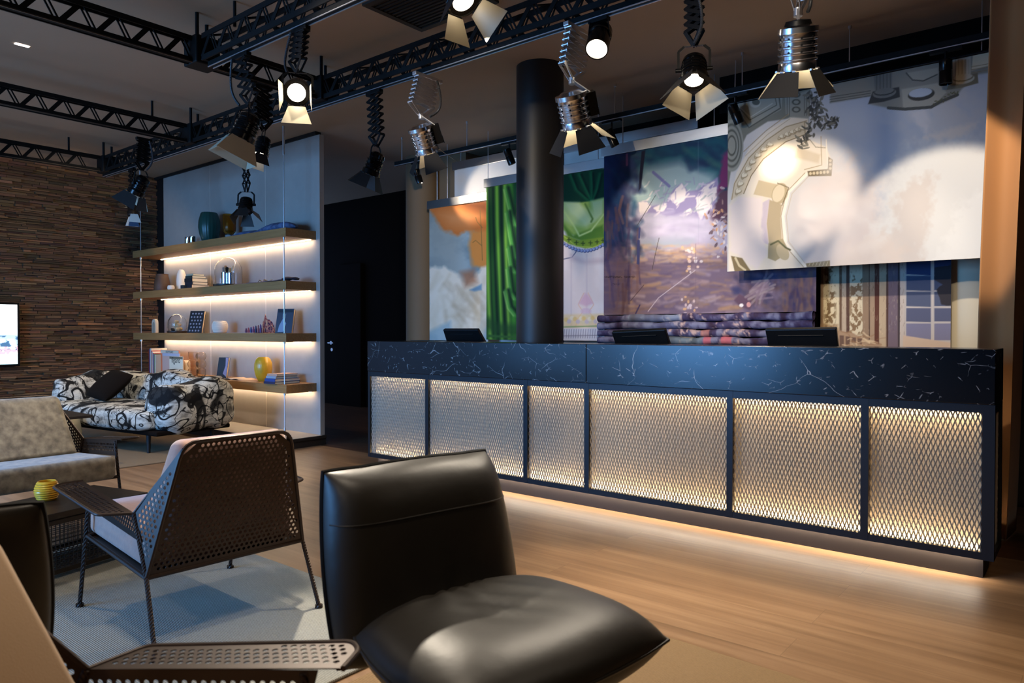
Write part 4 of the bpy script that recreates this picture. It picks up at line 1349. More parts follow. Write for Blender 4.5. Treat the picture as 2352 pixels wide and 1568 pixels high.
tag(MB().rbox(p0 + V((-.032, -.03, 0)), p0 + V((.032, .03, .042)), .006).build('small_box', solid((30, 40, 50)), loc=p0), 'small dark box in front of the book stack, second shelf', 'box')
p0, k = at(449, 1, 4.38)
z = 0
for i, (w, d, h, c, lb) in enumerate(((.235, .2, .045, (24, 28, 40), 'bottom dark book of the stack on the second shelf'), (.2, .19, .034, (28, 30, 42), 'second book from the bottom, stack on the second shelf'),
                                      (.205, .19, .045, (22, 24, 30), 'thick black book in the middle of the second-shelf stack'), (.185, .17, .03, (30, 44, 44), 'fourth book up in the stack on the second shelf'),
                                      (.15, .16, .022, (150, 158, 140), 'thin pale book on top of the second-shelf stack'))):
    book(p0 + V((.01 - .006 * i, .01, z)), w * .95, d, h, c, rad(90), label=lb, group='books stacked on the second shelf')
    z += h + .0008
# cloche with make-up brushes
p0, k = at(525, 1, 4.37)
t = thing('glass_cloche', 'glass dome on a black base covering silver cups of brushes, second shelf', 'cloche', p0)
MB().lathe([(0, 0), (.165, 0), (.168, .005), (.168, .022), (.16, .026), (0, .026)], 40, Matrix.Translation(p0)).build('base', solid((20, 18, 18), .35), t)
dome = [(.15, .027), (.15, .18)] + [(.15 * math.cos(a_), .18 + .15 * math.sin(a_)) for a_ in (.3, .6, .9, 1.15, 1.4)] + [(0.002, .33)]
inn = [(max(0.001, r - .003), z - (.003 if z > .2 else 0)) for r, z in dome][::-1]
MB().lathe(dome + inn + dome[:1], 40, Matrix.Translation(p0), None, False).build('dome', M['glass'], t)
for i, (dx, dy, r, h, lb) in enumerate(((-.035, -.02, .042, .135, 'front silver cup holding brushes under the glass dome'), (.052, .0, .04, .125, 'right silver cup holding brushes under the glass dome'))):
    q = p0 + V((dx, dy, .0265))
    lathe_item('metal_cup', lb, 'cup', [(0, 0), (r, 0), (r, h), (r - .003, h), (r - .003, .01), (0, .01)], M['chrome'], q, 24)
for i, (dx, dz, tx, ln, w, c, lb) in enumerate(((-.05, 0, -.32, .19, .013, (150, 150, 150), 'grey brush leaning furthest left'), (-.035, 0, -.08, .2, .016, (176, 128, 86), 'tan brush standing behind the black one'),
                                               (-.02, 0, .04, .18, .018, (24, 22, 24), 'black brush in the middle'), (.02, 0, .1, .17, .018, (206, 160, 104), 'fan-shaped golden brush'), (.035, 0, .34, .2, .014, (216, 196, 170), 'cream brush leaning right'))):
    q = p0 + V((dx * .7, -.012 if dx < .01 else .004, .04))
    tt = thing('makeup_brush', lb + ' under the glass dome', 'brush', q, group='brushes under the glass dome')
    R_ = Matrix.Translation(q) @ Matrix.Rotation(tx, 4, 'Y')
    MB().lathe([(.003, 0), (.006, .06), (.006, ln - .07)], 10, R_).build('handle', M['chrome'], tt)
    MB().lathe([(.007, ln - .07), (w * .9, ln - .03), (w, ln - .012), (w * .7, ln), (0, ln + .004)], 12, R_).build('bristles', solid(c, .9), tt)
a, k = at(545, 1, 4.27)
e, k = at(650, 1, 4.27)
b = MB()
b.grid(lambda s, tt: V((a.x + (e.x - a.x) * s, 4.23 + .11 * tt, SH[1] + .004 + .012 * s * s + .002 * math.sin(s * 20))), 30, 3)
tag(b.build('fabric_strip', mat('strip_fabric', (128, 110, 116), .85, vary=(18, .2), rgb2=(176, 132, 116)), loc=a, solid=.004), 'flat patterned fabric strip at the front of the second shelf', 'cloth')
a, k = at(608, 1, 4.42)
b = MB()
for i in range(3):
    b.tube([a + V((-.1 + .2 * s / 14, -.03 + .03 * i + .012 * math.sin(s + i), .02 + .03 * abs(math.sin(s * .45 + i)))) for s in range(15)], .0035, 6)
tag(b.build('wire_ornament', solid((120, 92, 44), .4, .6), loc=a), 'small tangled brass wire ornament on the second shelf', 'ornament')
a, k = at(656, 1, 4.36)
b = MB()
b.grid(lambda s, tt: V((a.x - .03 + .24 * s, 4.36 + .05 * math.cos(tt * 6.283) * min(1, s * 9 + .05, (1 - s) * 9 + .05), SH[1] + .024 + .017 * math.sin(tt * 6.283) * (1 + .3 * math.sin(s * 7)) * min(1, s * 9 + .05, (1 - s) * 9 + .05) + .012 * math.sin(s * 3.1))), 24, 12)
tag(b.build('folded_cloth', solid((44, 38, 48), .85), loc=a), 'dark folded belt-like cloth at the right end of the second shelf', 'cloth')

# shelf 3
p0, k = at(356, 2, 4.36)
b = MB()
o1 = [(-.054, 0), (-.054, .125)] + [(-.054 * math.cos(q), .125 + .054 * math.sin(q)) for q in (.4, .8, 1.2, 1.57, 1.94, 2.34, 2.74)] + [(.054, .125), (.054, 0)]
b.prism([p0 + V((x, -.02, z_)) for x, z_ in o1], (0, .04, 0))
t = tag(b.build('arch_ornament', M['frosted'], loc=p0, bevel=.004), 'frosted arch-shaped block at the left of the third shelf', 'ornament')
b = MB()
b.prism([p0 + V((x * .55, -.0235, z_ * .78)) for x, z_ in o1], (0, .003, 0))
b.build('inner_arch', solid((160, 150, 130)), t)
p0, k = at(407, 2, 4.36)
t = thing('glass_cloche', 'low glass dome on a dark base covering pale sponges, third shelf', 'cloche', p0)
MB().lathe([(0, 0), (.115, 0), (.118, .004), (.118, .02), (.11, .024), (0, .024)], 40, Matrix.Translation(p0)).build('base', solid((40, 26, 18), .4), t)
dome = [(.098, .025), (.112, .06), (.11, .12)] + [(.11 * math.cos(q), .12 + .112 * math.sin(q)) for q in (.35, .7, 1.0, 1.3)] + [(.002, .233)]
MB().lathe(dome + [(max(.001, r - .003), z - (.003 if z > .15 else 0)) for r, z in dome][::-1] + dome[:1], 40, Matrix.Translation(p0), None, False).build('dome', M['glass'], t)
for i, (dx, dy, dz, r) in enumerate(((-.055, -.02, 0, .034), (.0, -.05, 0, .03), (.05, -.02, 0, .034), (.0, .03, 0, .036), (-.03, .0, .05, .036), (.035, .0, .052, .032), (.0, -.01, .095, .028))):
    q = p0 + V((dx, dy, .0245 + dz))
    b = MB()
    b.lathe([(0, 0), (r * .7, r * .12), (r, r * .6), (r * .92, r), (r * .5, r * 1.3), (0, r * 1.36)], 16, Matrix.Translation(q), lambda a_, z: 1 + .06 * math.sin(a_ * 5))
    tag(b.build('sponge', solid((222, 194, 146), .9) if i != 1 else M['chrome'], loc=q), ('silver ball at the front under the low glass dome' if i == 1 else 'pale round sponge under the low glass dome, ' + ('front left', '', 'at right in the lowest layer', 'hidden at the back of the lowest layer', 'left of the second layer', 'right of the second layer', 'on top of the pile')[i]), 'sponge' if i != 1 else 'ball', 'sponges under the low glass dome')

def standing_book(u0, u1, vt, vb, i, rgb, y, label, dots=None, thick=.03, lean=.24, blob=None):
    """book leaning back on a clear wedge stand, its cover towards the room, turned a little to the left"""
    p0, k = at((u0 + u1) / 2, i, y)
    h = (vb - vt) * k
    w = (u1 - u0) * k * 1.14
    t = thing('book', label, 'book', p0, group='books displayed upright on clear stands')
    R_ = Matrix.Translation(p0) @ Matrix.Rotation(rad(28), 4, 'Z') @ Matrix.Rotation(-lean, 4, 'X')
    MB().box((-w / 2, 0, .002), (w / 2, .003, h), R_).box((-w / 2, thick - .003, .002), (w / 2, thick, h), R_).box((-w / 2, .003, .002), (-w / 2 + .003, thick - .003, h), R_).build('cover', solid(rgb, .4), t)
    MB().box((-w / 2 + .003, .003, .005), (w / 2 - .003, thick - .003, h - .003), R_).build('pages', solid((226, 200, 160), .8), t)
    if dots:
        b = MB()
        for r_ in range(6):
            for c_ in range(4):
                x, z_ = -w / 2 + w * (c_ + .7 + .3 * (r_ % 2)) / 4.8, h * (.1 + .155 * r_)
                b.lathe([(0, 0), (.0115, .0005), (0, .001)], 12, R_ @ Matrix.Translation((x, -.0005, z_)) @ Matrix.Rotation(rad(90), 4, 'X'))
        b.build('cover_print', solid((126, 132, 150), .4), t)
    if blob:
        for pts, c in blob:
            MB().prism([R_ @ V((-w / 2 + w * x, -.0012, h * z_)) for x, z_ in pts], R_.to_3x3() @ V((0, .001, 0))).build('cover_print', solid(c, .5), t)
    q = p0 + V((.05, .07, 0))
    s = MB()
    R2 = Matrix.Translation(p0) @ Matrix.Rotation(rad(28), 4, 'Z')
    s.prism([R2 @ V((w * .2, .05, .0)), R2 @ V((w * .2, .15, .0)), R2 @ V((w * .2, .05 + lean * h * .85, h * .8))], R2.to_3x3() @ V((.004, 0, 0)))
    tag(s.build('book_stand', M['glass'], loc=p0), 'clear wedge stand behind ' + label.split(',')[0], 'stand', 'clear book stands')
    return t
standing_book(430, 462, 712, 764, 2, (18, 20, 28), 4.40, 'black book with rows of grey dots, standing on the third shelf', dots=True)
standing_book(632, 668, 706, 764, 2, (58, 62, 76), 4.36, 'photo book with a pale figure on a dark cover, standing on the third shelf', thick=.038,
              blob=(([(.15, .05), (.5, .05), (.62, .4), (.4, .62), (.2, .3)], (150, 160, 178)), ([(.35, .6), (.55, .6), (.55, .8), (.35, .8)], (120, 124, 134)), ([(.05, .85), (.95, .85), (.95, .97), (.05, .97)], (30, 30, 38))))
p0, k = at(505, 2, 4.37)
rb = [(0, 0), (.06, 0), (.075, .012)]
for j in range(9):
    z_ = .02 + j * .0125
    r = .088 - .018 * ((z_ - .07) / .06) ** 2
    rb += [(r, z_), (r + .003, z_ + .004), (r, z_ + .009)]
rb += [(.064, .138), (.058, .14), (.056, .13), (.06, .03), (0, .02)]
lathe_item('vase', 'round white ribbed vase in the middle of the third shelf', 'vase', rb, M['white_ceramic'], p0)
for i in range(7):
    p0, k = at(565 + i * 5.6, 2, 4.34)
    c = [(90, 52, 84), (150, 70, 80), (60, 66, 120), (120, 60, 100), (44, 50, 90), (160, 90, 90), (90, 60, 110)][i]
    p0.z += .0052
    hh = .05 + .007 * i
    lathe_item('figurine', ('plum', 'rose', 'blue', 'purple', 'navy', 'pink', 'mauve')[i] + ' painted figure, ' + ('shortest', 'second', 'third', 'middle', 'fifth', 'sixth', 'tallest')[i] + ' of the rising row of seven, third shelf', 'figurine', [(0, 0), (.012, 0), (.0135, .01), (.0125, hh * .5), (.008, hh * .62), (.0095, hh * .75), (.006, hh * .92), (0, hh)], solid(c, .4), p0, 14, group='row of small painted figures')
p0, k = at(613, 2, 4.40)
p0.z += .0052
b, cc = MB(), []
prof = [(-.105, 0), (-.104, .06), (-.092, .09), (-.075, .098), (-.055, .118), (-.035, .128), (-.014, .165), (0, .2), (.014, .168), (.035, .14), (.056, .142), (.076, .128), (.094, .11), (.106, .07), (.1, 0)]
b.grid(lambda s, tt: V((p0.x + np.interp(s, np.linspace(0, 1, 15), [q[0] for q in prof]), p0.y - .02 + .05 * (2 * s - 1) ** 2, p0.z + tt * np.interp(s, np.linspace(0, 1, 15), [q[1] for q in prof]))), 42, 14)
S, T = np.meshgrid(np.linspace(0, 1, 43), np.linspace(0, 1, 15))
n1 = fbm(S * 22, T * 6, 3)
c = np.where((n1 > .56)[..., None], (226, 150, 110), np.where((n1 > .47)[..., None], (150, 50, 60), np.where((n1 > .4)[..., None], (190, 110, 90), (40, 34, 60)))).reshape(-1, 3) / 255.
tag(b.build('crown_ornament', M['paint'], loc=p0, cols=np.hstack([c ** 2.2, np.ones((len(c), 1))]), solid=.006), 'crown-shaped multicoloured ornament with a peak, third shelf', 'ornament')
a, k = at(580, 2, 4.37)
tag(MB().box(a + V((-.24, -.11, 0)), a + V((.2, .1, .005))).build('magazine', solid((180, 160, 140)), loc=a), 'flat magazine under the coloured figures on the third shelf', 'magazine')

# shelf 4
sp = ((150, 40, 44), (44, 66, 110), (206, 196, 180), (190, 60, 52), (232, 222, 204), (156, 34, 40), (130, 148, 170), (120, 130, 90), (222, 210, 186))
x0 = P(358, 820, Y=4.42).x
spn = ('dark red', 'deep blue', 'off-white', 'red', 'cream', 'crimson', 'grey blue', 'olive', 'ivory')
for i, c in enumerate(sp):
    w = (.024, .03, .04, .026, .03, .028, .03, .03, .026)[i]
    h = (.30, .31, .32, .29, .28, .26, .25, .25, .24)[i]
    R_ = Matrix.Translation((x0 + w / 2, 4.43 - .004 * i, SH[3] + .0008))
    t = thing('book', spn[i] + ' spine in the upright row at the left of the lowest shelf', 'book', R_.translation, group='upright books on the lowest shelf')
    MB().box((-w / 2, -.1, 0), (-w / 2 + .003, .1, h), R_).box((w / 2 - .003, -.1, 0), (w / 2, .1, h), R_).box((-w / 2, -.103, 0), (w / 2, -.1, h), R_).build('cover', solid(c, .5), t)
    MB().box((-w / 2 + .003, -.1, .003), (w / 2 - .003, .095, h - .004), R_).build('pages', solid((226, 204, 170), .8), t)
    x0 += w + .0008
def text(body, size, M4_, mat_, parent, name='cover_lettering', depth=.0006, align='CENTER'):
    cu = bpy.data.curves.new('t', 'FONT')
    cu.body, cu.size, cu.extrude, cu.align_x = body, size, depth, align
    o = bpy.data.objects.new('t', cu)
    COL.objects.link(o)
    bpy.context.view_layer.update()
    me = bpy.data.meshes.new_from_object(o.evaluated_get(bpy.context.evaluated_depsgraph_get()))
    bpy.data.objects.remove(o)
    b = MB()
    b.add([v_.co[:] for v_ in me.vertices], [tuple(f.vertices) for f in me.polygons], False, M4_)
    return b.build(name, mat_, parent)
for (u0, u1, vt, vb, y, c, lb, word, sz, top) in ((368, 410, 806, 862, 4.36, (222, 120, 76), 'orange magazine standing behind the others on the lowest shelf', 'STUTTGART', .036, (240, 220, 190)),
                                              (372, 412, 812, 862, 4.33, (214, 176, 160), 'pinkish magazine standing just behind the white lettered one', '', 0, (190, 190, 206)),
                                              (388, 419, 818, 862, 4.29, (236, 222, 194), 'cream magazine with a large dark lower-case title, lowest shelf', 'figaro', .098, (120, 110, 90))):
    a, k = at(u0, 3, y)
    e, k = at(u1, 3, y)
    h = (vb - vt) * k
    t = thing('magazine', lb, 'magazine', ((a.x + e.x) / 2, y, SH[3]), group='magazines standing on the lowest shelf')
    MB().box((a.x, y, SH[3] + .0008), (e.x, y + .008, SH[3] + h)).build('pages', solid(c, .6), t)
    MB().box((a.x + .004, y - .0006, SH[3] + h * .86), (e.x - .004, y, SH[3] + h * .985)).build('cover_print', solid(top, .6), t)
    if word:
        text(word, sz, Matrix.Translation(((a.x + e.x) / 2, y - .001, SH[3] + h * (.66 if word == 'figaro' else .88))) @ Matrix.Rotation(rad(90), 4, 'X'), solid((36, 32, 30)), t)
p0, k = at(426, 3, 4.42)
b = MB()
o1 = [(-.05, 0), (-.05, .13)] + [(-.05 * math.cos(q), .13 + .05 * math.sin(q)) for q in (.4, .8, 1.2, 1.57, 1.94, 2.34, 2.74)] + [(.05, .13), (.05, 0)]
b.prism([p0 + V((x, -.03, z_)) for x, z_ in o1], (0, .06, 0))
tag(b.build('arch_ornament', M['frosted'], loc=p0, bevel=.004), 'white arch-shaped block behind the bubble glass vases, lowest shelf', 'ornament')
for u, seq, lb in ((442, ('c', 'b', 'b'), 'bubble glass vase with a straight cylinder on top, lowest shelf'), (461, ('b', 'b', 'c'), 'bubble glass vase with a straight cylinder at its foot, lowest shelf')):
    p0, k = at(u, 3, 4.36)
    pr, z_ = [(0, 0)], .0
    for q in seq[::-1]:
        if q == 'b':
            pr += [(.024 + .036 * math.sin(a_), z_ + .048 - .048 * math.cos(a_)) for a_ in (.25, .6, 1, 1.4, 1.75, 2.1, 2.5, 2.9)]
            z_ += .096
        else:
            pr += [(.036, z_), (.052, z_ + .012), (.052, z_ + .085), (.036, z_ + .098)] if z_ < .1 else [(.036, z_), (.05, z_ + .012), (.052, z_ + .1)]
            z_ += .1
    pr = [(0, 0)] + [(r, z2) for r, z2 in pr[1:]]
    inner = [(max(.004, r - .0035), z2 + .004 if i_ == 0 else z2) for i_, (r, z2) in enumerate(pr[1:])][::-1]
    lathe_item('vase', lb, 'vase', pr + inner + [(0, .006)], M['smoke_glass'], p0, 28, group='bubble glass vases')
standing_book(496, 518, 822, 870, 3, (20, 20, 26), 4.38, 'black book with a grey lilac edge, standing on the lowest shelf', thick=.03,
              blob=(([(.62, .2), (.98, .05), (.98, .98), (.7, .98), (.78, .6)], (140, 138, 170)),))
a, k = at(545, 3, 4.34)
b = MB()
for s in (-1, 1):
    b.grid(lambda q, tt: V((a.x + s * .2 * q, 4.26 + .2 * tt, SH[3] + .002 + .014 * math.sin(min(1, q * 1.15) * math.pi) + .003 * (1 - q))), 14, 2, flip=s < 0)
tag(b.build('magazine', solid((226, 190, 156), .6), loc=a, solid=.003), 'open magazine lying flat on the lowest shelf', 'magazine')
p0, k = at(604, 3, 4.40)
lathe_item('vase', 'large yellow egg-shaped vase on the lowest shelf', 'vase', [(0, 0), (.05, 0), (.056, .006), (.082, .06), (.095, .13), (.092, .19), (.075, .24), (.05, .262), (.044, .262), (.06, .235), (.08, .14), (.05, .02), (0, .015)], M['yellow_glaze'], p0, 96, lambda t_, z: 1 + .012 * math.sin(t_ * 32))
p0, k = at(647, 3, 4.34)
z_ = 0
for i, (w, d, h, c, lb) in enumerate(((.30, .2, .024, (36, 40, 74), 'bottom navy book of the stack at the right of the lowest shelf'), (.3, .19, .03, (40, 66, 130), 'blue book second from the bottom, lowest shelf stack'),
                                      (.26, .18, .024, (150, 158, 170), 'grey book third from the bottom, lowest shelf stack'), (.25, .18, .022, (190, 150, 130), 'pinkish book on top of the lowest shelf stack'))):
    book(p0 + V((.0 + .01 * (i % 2), .0, z_)), w, d, h, c, rad(90), label=lb, group='books stacked on the lowest shelf')
    z_ += h + .0008

# television on the stone wall
a, e = P(42, 695, X=-9.93), P(42, 840, X=-9.93)
b = Paint(-1, 0, 0, 1, 5, .01, (200, 220, 240))
t = thing('wall_tv', 'lit wall television on the stone wall at the left edge', 'television', (-9.93, a.y, e.z))
MB().box((-9.925, a.y - 1.3, e.z), (-9.885, a.y, a.z)).build('casing', M['gloss_black'], t, bevel=.004)
MB().box((-9.937, a.y - .8, e.z + .2), (-9.925, a.y - .5, a.z - .2)).build('bracket', M['black_metal'], t)
b = MB()
b.grid(lambda s, q: V((-9.882, a.y - .025 - 1.25 * (1 - s), e.z + .025 + (a.z - e.z - .05) * q)), 125, 70, False)
S, T = np.meshgrid(np.linspace(0, 1, 126), np.linspace(0, 1, 71))
c = np.zeros(S.shape + (3,)) + (214, 232, 246)
c[T > .62 + .35 * (1 - S)] = (238, 246, 250)
c[(T < .5) & (T > .3)] = (150, 180, 206)
n1 = fbm(S * 26, T * 18, 3)
c[(T < .48) & (T > .22) & (n1 > .56)] = (60, 90, 120)
c[(T < .42) & (T > .2) & (n1 < .44)] = (236, 236, 240)
c[(T < .3) & (n1 > .6)] = (196, 150, 160)
c[T < .16] = (176, 214, 228)
c = (c.reshape(-1, 3) / 255) ** 2.2
b.build('screen', M['screen'], t, cols=np.hstack([c, np.ones((len(c), 1))]))

# ------------------------------------------------------------------ rugs
def rug(pts, m, label, zt=.012):
    b = MB()
    b.prism([V((x, y, .0008)) for x, y in pts], (0, 0, zt - .0008))
    c = V((sum(p[0] for p in pts) / 4, sum(p[1] for p in pts) / 4, 0))
    o = tag(b.build('rug', m, loc=c, bevel=.004), label, 'rug', None)
    return o
rug([(-4.4, -.8), (-2.0, -.8), (-2.0, 2.09), (-4.4, 2.09)], M['rug_grey'], 'pale grey ribbed rug under the pink-cushioned mesh armchair')
rug([(-1.95, -.8), (1.0, -.8), (1.0, 2.42), (-1.95, 2.56)], M['rug_beige'], 'beige rug under the nearest black leather lounge chair')
rug([(-9.7, 1.2), (-6.6, 1.2), (-6.54, 3.95), (-9.7, 3.95)], M['rug_taupe'], 'taupe rug under the black and white patterned sofa')

# ------------------------------------------------------------------ perforated sheet
def perf(B, poly, T, pitch=.021, r=.0068, margin=.012, n=8):
    """sheet with staggered round holes filling a convex 2D polygon; T maps 2D to 3D"""
    a2 = sum(poly[i][0] * poly[(i + 1) % len(poly)][1] - poly[(i + 1) % len(poly)][0] * poly[i][1] for i in range(len(poly)))
    if a2 < 0:
        poly = poly[::-1]
    ed = []
    for i in range(len(poly)):
        (ax, ay), (bx, by) = poly[i], poly[(i + 1) % len(poly)]
        l = math.hypot(bx - ax, by - ay)
        ed.append((ax, ay, -(by - ay) / l, (bx - ax) / l))
    x0, x1 = min(p[0] for p in poly), max(p[0] for p in poly)
    y0, y1 = min(p[1] for p in poly), max(p[1] for p in poly)
    h = pitch * .866
    nr, nc = int((y1 - y0) / h) + 2, int((x1 - x0) / pitch) + 2
    for j in range(-1, nr):
        for i in range(-1, nc):
            cx, cy = x0 + pitch * (i + .5 + .5 * (j % 2)), y0 + h * (j + .5)
            d = min((cx - ax) * nx + (cy - ay) * ny for ax, ay, nx, ny in ed)
            rc = [(cx - pitch / 2, cy - h / 2), (cx + pitch / 2, cy - h / 2), (cx + pitch / 2, cy + h / 2), (cx - pitch / 2, cy + h / 2)]
            if d > r + margin and all(min((px - ax) * nx + (py - ay) * ny for ax, ay, nx, ny in ed) > -1e-6 for px, py in rc):
                out = [(cx + pitch / 2, cy), rc[2], (cx, cy + h / 2), rc[3], (cx - pitch / 2, cy), rc[0], (cx, cy - h / 2), rc[1]]
                vs = [T(*p) for p in out] + [T(cx + r * math.cos(k * math.pi / 4), cy + r * math.sin(k * math.pi / 4)) for k in range(8)]
                B.add(vs, [(k, (k + 1) % 8, 8 + (k + 1) % 8, 8 + k) for k in range(8)])
            else:
                pg = rc
                for ax, ay, nx, ny in ed:
                    o = []
                    for k in range(len(pg)):
                        p, q = pg[k], pg[(k + 1) % len(pg)]
                        dp, dq = (p[0] - ax) * nx + (p[1] - ay) * ny, (q[0] - ax) * nx + (q[1] - ay) * ny
                        if dp >= 0:
                            o.append(p)
                        if (dp > 0 > dq) or (dp < 0 < dq):
                            t = dp / (dp - dq)
                            o.append((p[0] + (q[0] - p[0]) * t, p[1] + (q[1] - p[1]) * t))
                    pg = o
                    if len(pg) < 3:
                        break
                if len(pg) >= 3:
                    B.add([T(*p) for p in pg], [tuple(range(len(pg)))])
    return B
def perf3(B, pts, **k):
    """same, for a convex polygon given by coplanar 3D points"""
    pts = [V(p) for p in pts]
    o = pts[0]
    e = (pts[1] - o).normalized()
    nrm = (pts[1] - o).cross(pts[2] - o).normalized()
    g = nrm.cross(e)
    return perf(B, [((p - o).dot(e), (p - o).dot(g)) for p in pts], lambda x, y: o + e * x + g * y, **k)

def rounded(pts, r, n=4):
    """polyline with its inner corners rounded"""
    pts = [V(p) for p in pts]
    out = [pts[0]]
    for i in range(1, len(pts) - 1):
        a, b, c = pts[i - 1], pts[i], pts[i + 1]
        p, q = b + (a - b).normalized() * r, b + (c - b).normalized() * r
        for k in range(n + 1):
            t = k / n
            out.append(p * (1 - t) ** 2 + b * 2 * t * (1 - t) + q * t * t)
    return out + [pts[-1]]

def mesh_chair(name, label, cat, loc, ang, W, cushion, group=None, cname=''):
    root = thing(name, label, cat, (*loc, .0125), ang, group)
    kw = dict(local=True)
    yA = W - .105
    A = lambda s: V((-.36, s * yA, .765))
    C = lambda s: V((-.28, s * W, .27))
    Bp = lambda s: V((-.17, s * W, .492))
    b = MB()
    dn = (A(1) - C(1)) * .0
    cr = .06
    up = (A(1) - C(1)).normalized()
    pts = [C(-1), C(1), A(1) - up * cr, A(1) + V((0, -cr, 0)), A(-1) + V((0, cr, 0)), A(-1) - (A(-1) - C(-1)).normalized() * cr]
    perf3(b, pts)
    b.build('back_panel', M['rusty_metal'], root, solid=.0025, weld=True, **kw)
    for s in (1, -1):
        b = MB()
        a = A(s) - (A(s) - C(s)).normalized() * .02
        perf3(b, [a, Bp(s), C(s)], margin=.008)
        b.build('wing_panel', M['rusty_metal'], root, solid=.0025, weld=True, **kw)
        b = MB()
        perf3(b, [Bp(s), V((.33, s * W, .53)), V((.305, s * W, .435)), V((-.24, s * W, .392))], margin=.008)
        b.build('side_panel', M['rusty_metal'], root, solid=.0025, weld=True, **kw)
        b = MB()
        zz = lambda x: .4905 + (x + .17) * (.537 - .4905) / .55
        q = [(-.17, W), (.38, W), (.38, W + .085), (.345, W + .12), (-.115, W + .11)]
        perf(b, q, lambda x, y: V((x, s * y, zz(x))), margin=.01)
        pl = b.build('arm_plate', M['rusty_metal'], root, solid=.0025, weld=True, **kw)
        b = MB()
        b.tube(rounded([V((x, s * y, zz(x))) for x, y in ((-.17, W), (-.115, W + .11), (.35, W + .12), (.38, W + .08), (.38, W))], .02), .006, 8)
        b.build('arm_rim', M['rusty_metal'], root, **kw)
        b = MB()
        b.tube([V((.30, s * W, .522)), V((.335, s * (W + .004), .31)), V((.39, s * (W + .012), .006))], .009, 8).cyl((.39, s * (W + .012), 0), (.39, s * (W + .012), .012), .016)
        b.build('leg', M['rebar'], root, **kw)
        b = MB()
        b.tube([Bp(s), C(s), V((-.385, s * (W + .012), .006))], .009, 8).cyl((-.385, s * (W + .012), 0), (-.385, s * (W + .012), .012), .016)
        b.build('leg', M['rebar'], root, **kw)
    b = MB()
    b.tube(rounded([C(-1), A(-1), A(1), C(1)], .06), .008, 8)
    for s in (-1, 1):
        b.tube([A(s) - V((.0, s * .012, .012)), Bp(s)], .006, 8)
        b.tube([V((.335, s * W, .312)), C(s)], .009, 8)
    b.tube([V((.335, -W, .312)), V((.335, W, .312))], .009, 8)
    b.tube([C(-1), C(1)], .009, 8)
    b.build('frame', M['rusty_metal'], root, **kw)
    b = MB()
    b.add([V((.33, -W + .01, .305)), V((.33, W - .01, .305)), V((-.27, W - .01, .268)), V((-.27, -W + .01, .268))], [(0, 1, 2, 3)])
    b.build('seat_pan', M['rusty_metal'], root, solid=.003, **kw)
    d = rad(-3.5)
    R_ = Matrix.Translation((0.06, 0, .352)) @ Matrix.Rotation(d, 4, 'Y')
    MB().rbox((-.30, -W + .022, -.062), (.325, W - .022, .074), .035, 4, R_).build('seat_cushion', cushion, root, **kw)
    th = math.atan2(.08, .495)
    R_ = Matrix.Translation((-.275, 0, .27)) @ Matrix.Rotation(-th, 4, 'Y')
    b = MB()
    b.rbox((.012, -W + .05, .10), (.10, W - .05, .525 if cushion is M['tan_cushion'] else .492), .04, 5)
    k = b.v
    b.v = []
    for p in k:
        t = (p[2] - .1) / .41
        y = p[1] * (1 - .2 * t * (.3 / max(.3, W)))
        b.v.append(tuple(R_ @ V((p[0] + (.13 * (1 - t) * (p[0] - .012) / .088), y, p[2]))))
    b.build('back_cushion', cushion, root, **kw)
    return root
mesh_chair('mesh_armchair', 'brown perforated metal armchair with pinkish cushions, its back to the camera', 'armchair', (-2.975, 1.535), rad(177.5), .325, M['pink'], 'perforated metal seats')
mesh_chair('mesh_armchair', 'perforated metal armchair with tan cushion cut off at the lower left corner', 'armchair', (-1.283, .384), rad(29.2), .325, M['tan_cushion'], 'perforated metal seats')
mesh_chair('mesh_loveseat', 'wide perforated metal seat with mottled grey velvet cushions at the left edge', 'loveseat', (-4.86, 1.02), rad(0), .82, M['grey_velvet'], 'perforated metal seats')

# ------------------------------------------------------------------ leather lounge chairs
def pillow(w, h, t, fn, nu=44, nv=36, c=.12, m=5, pw=.55):
    """cushion: two bulging faces meeting in a seam; fn(x, y, z) places it"""
    b = MB()
    def at_(u, v, s):
        x = w / 2 * u * math.sqrt(1 - c * v * v)
        y = h / 2 * v * math.sqrt(1 - c * u * u)
        z = s * t / 2 * max(0, (1 - abs(u) ** m) * (1 - abs(v) ** m)) ** pw
        return fn(x, y, z, u, v, s)
    ease = lambda q: math.sin((q - .5) * math.pi * .98) / math.sin(.49 * math.pi)
    for s in (1, -1):
        b.grid(lambda a, q: at_(ease(a), ease(q), s), nu, nv, True, s < 0)
    rim = []
    N = 20
    for k in range(N): rim.append(at_(-1 + 2 * k / N, -1, 0))
    for k in range(N): rim.append(at_(1, -1 + 2 * k / N, 0))
    for k in range(N): rim.append(at_(1 - 2 * k / N, 1, 0))
    for k in range(N): rim.append(at_(-1, 1 - 2 * k / N, 0))
    return b, rim, at_
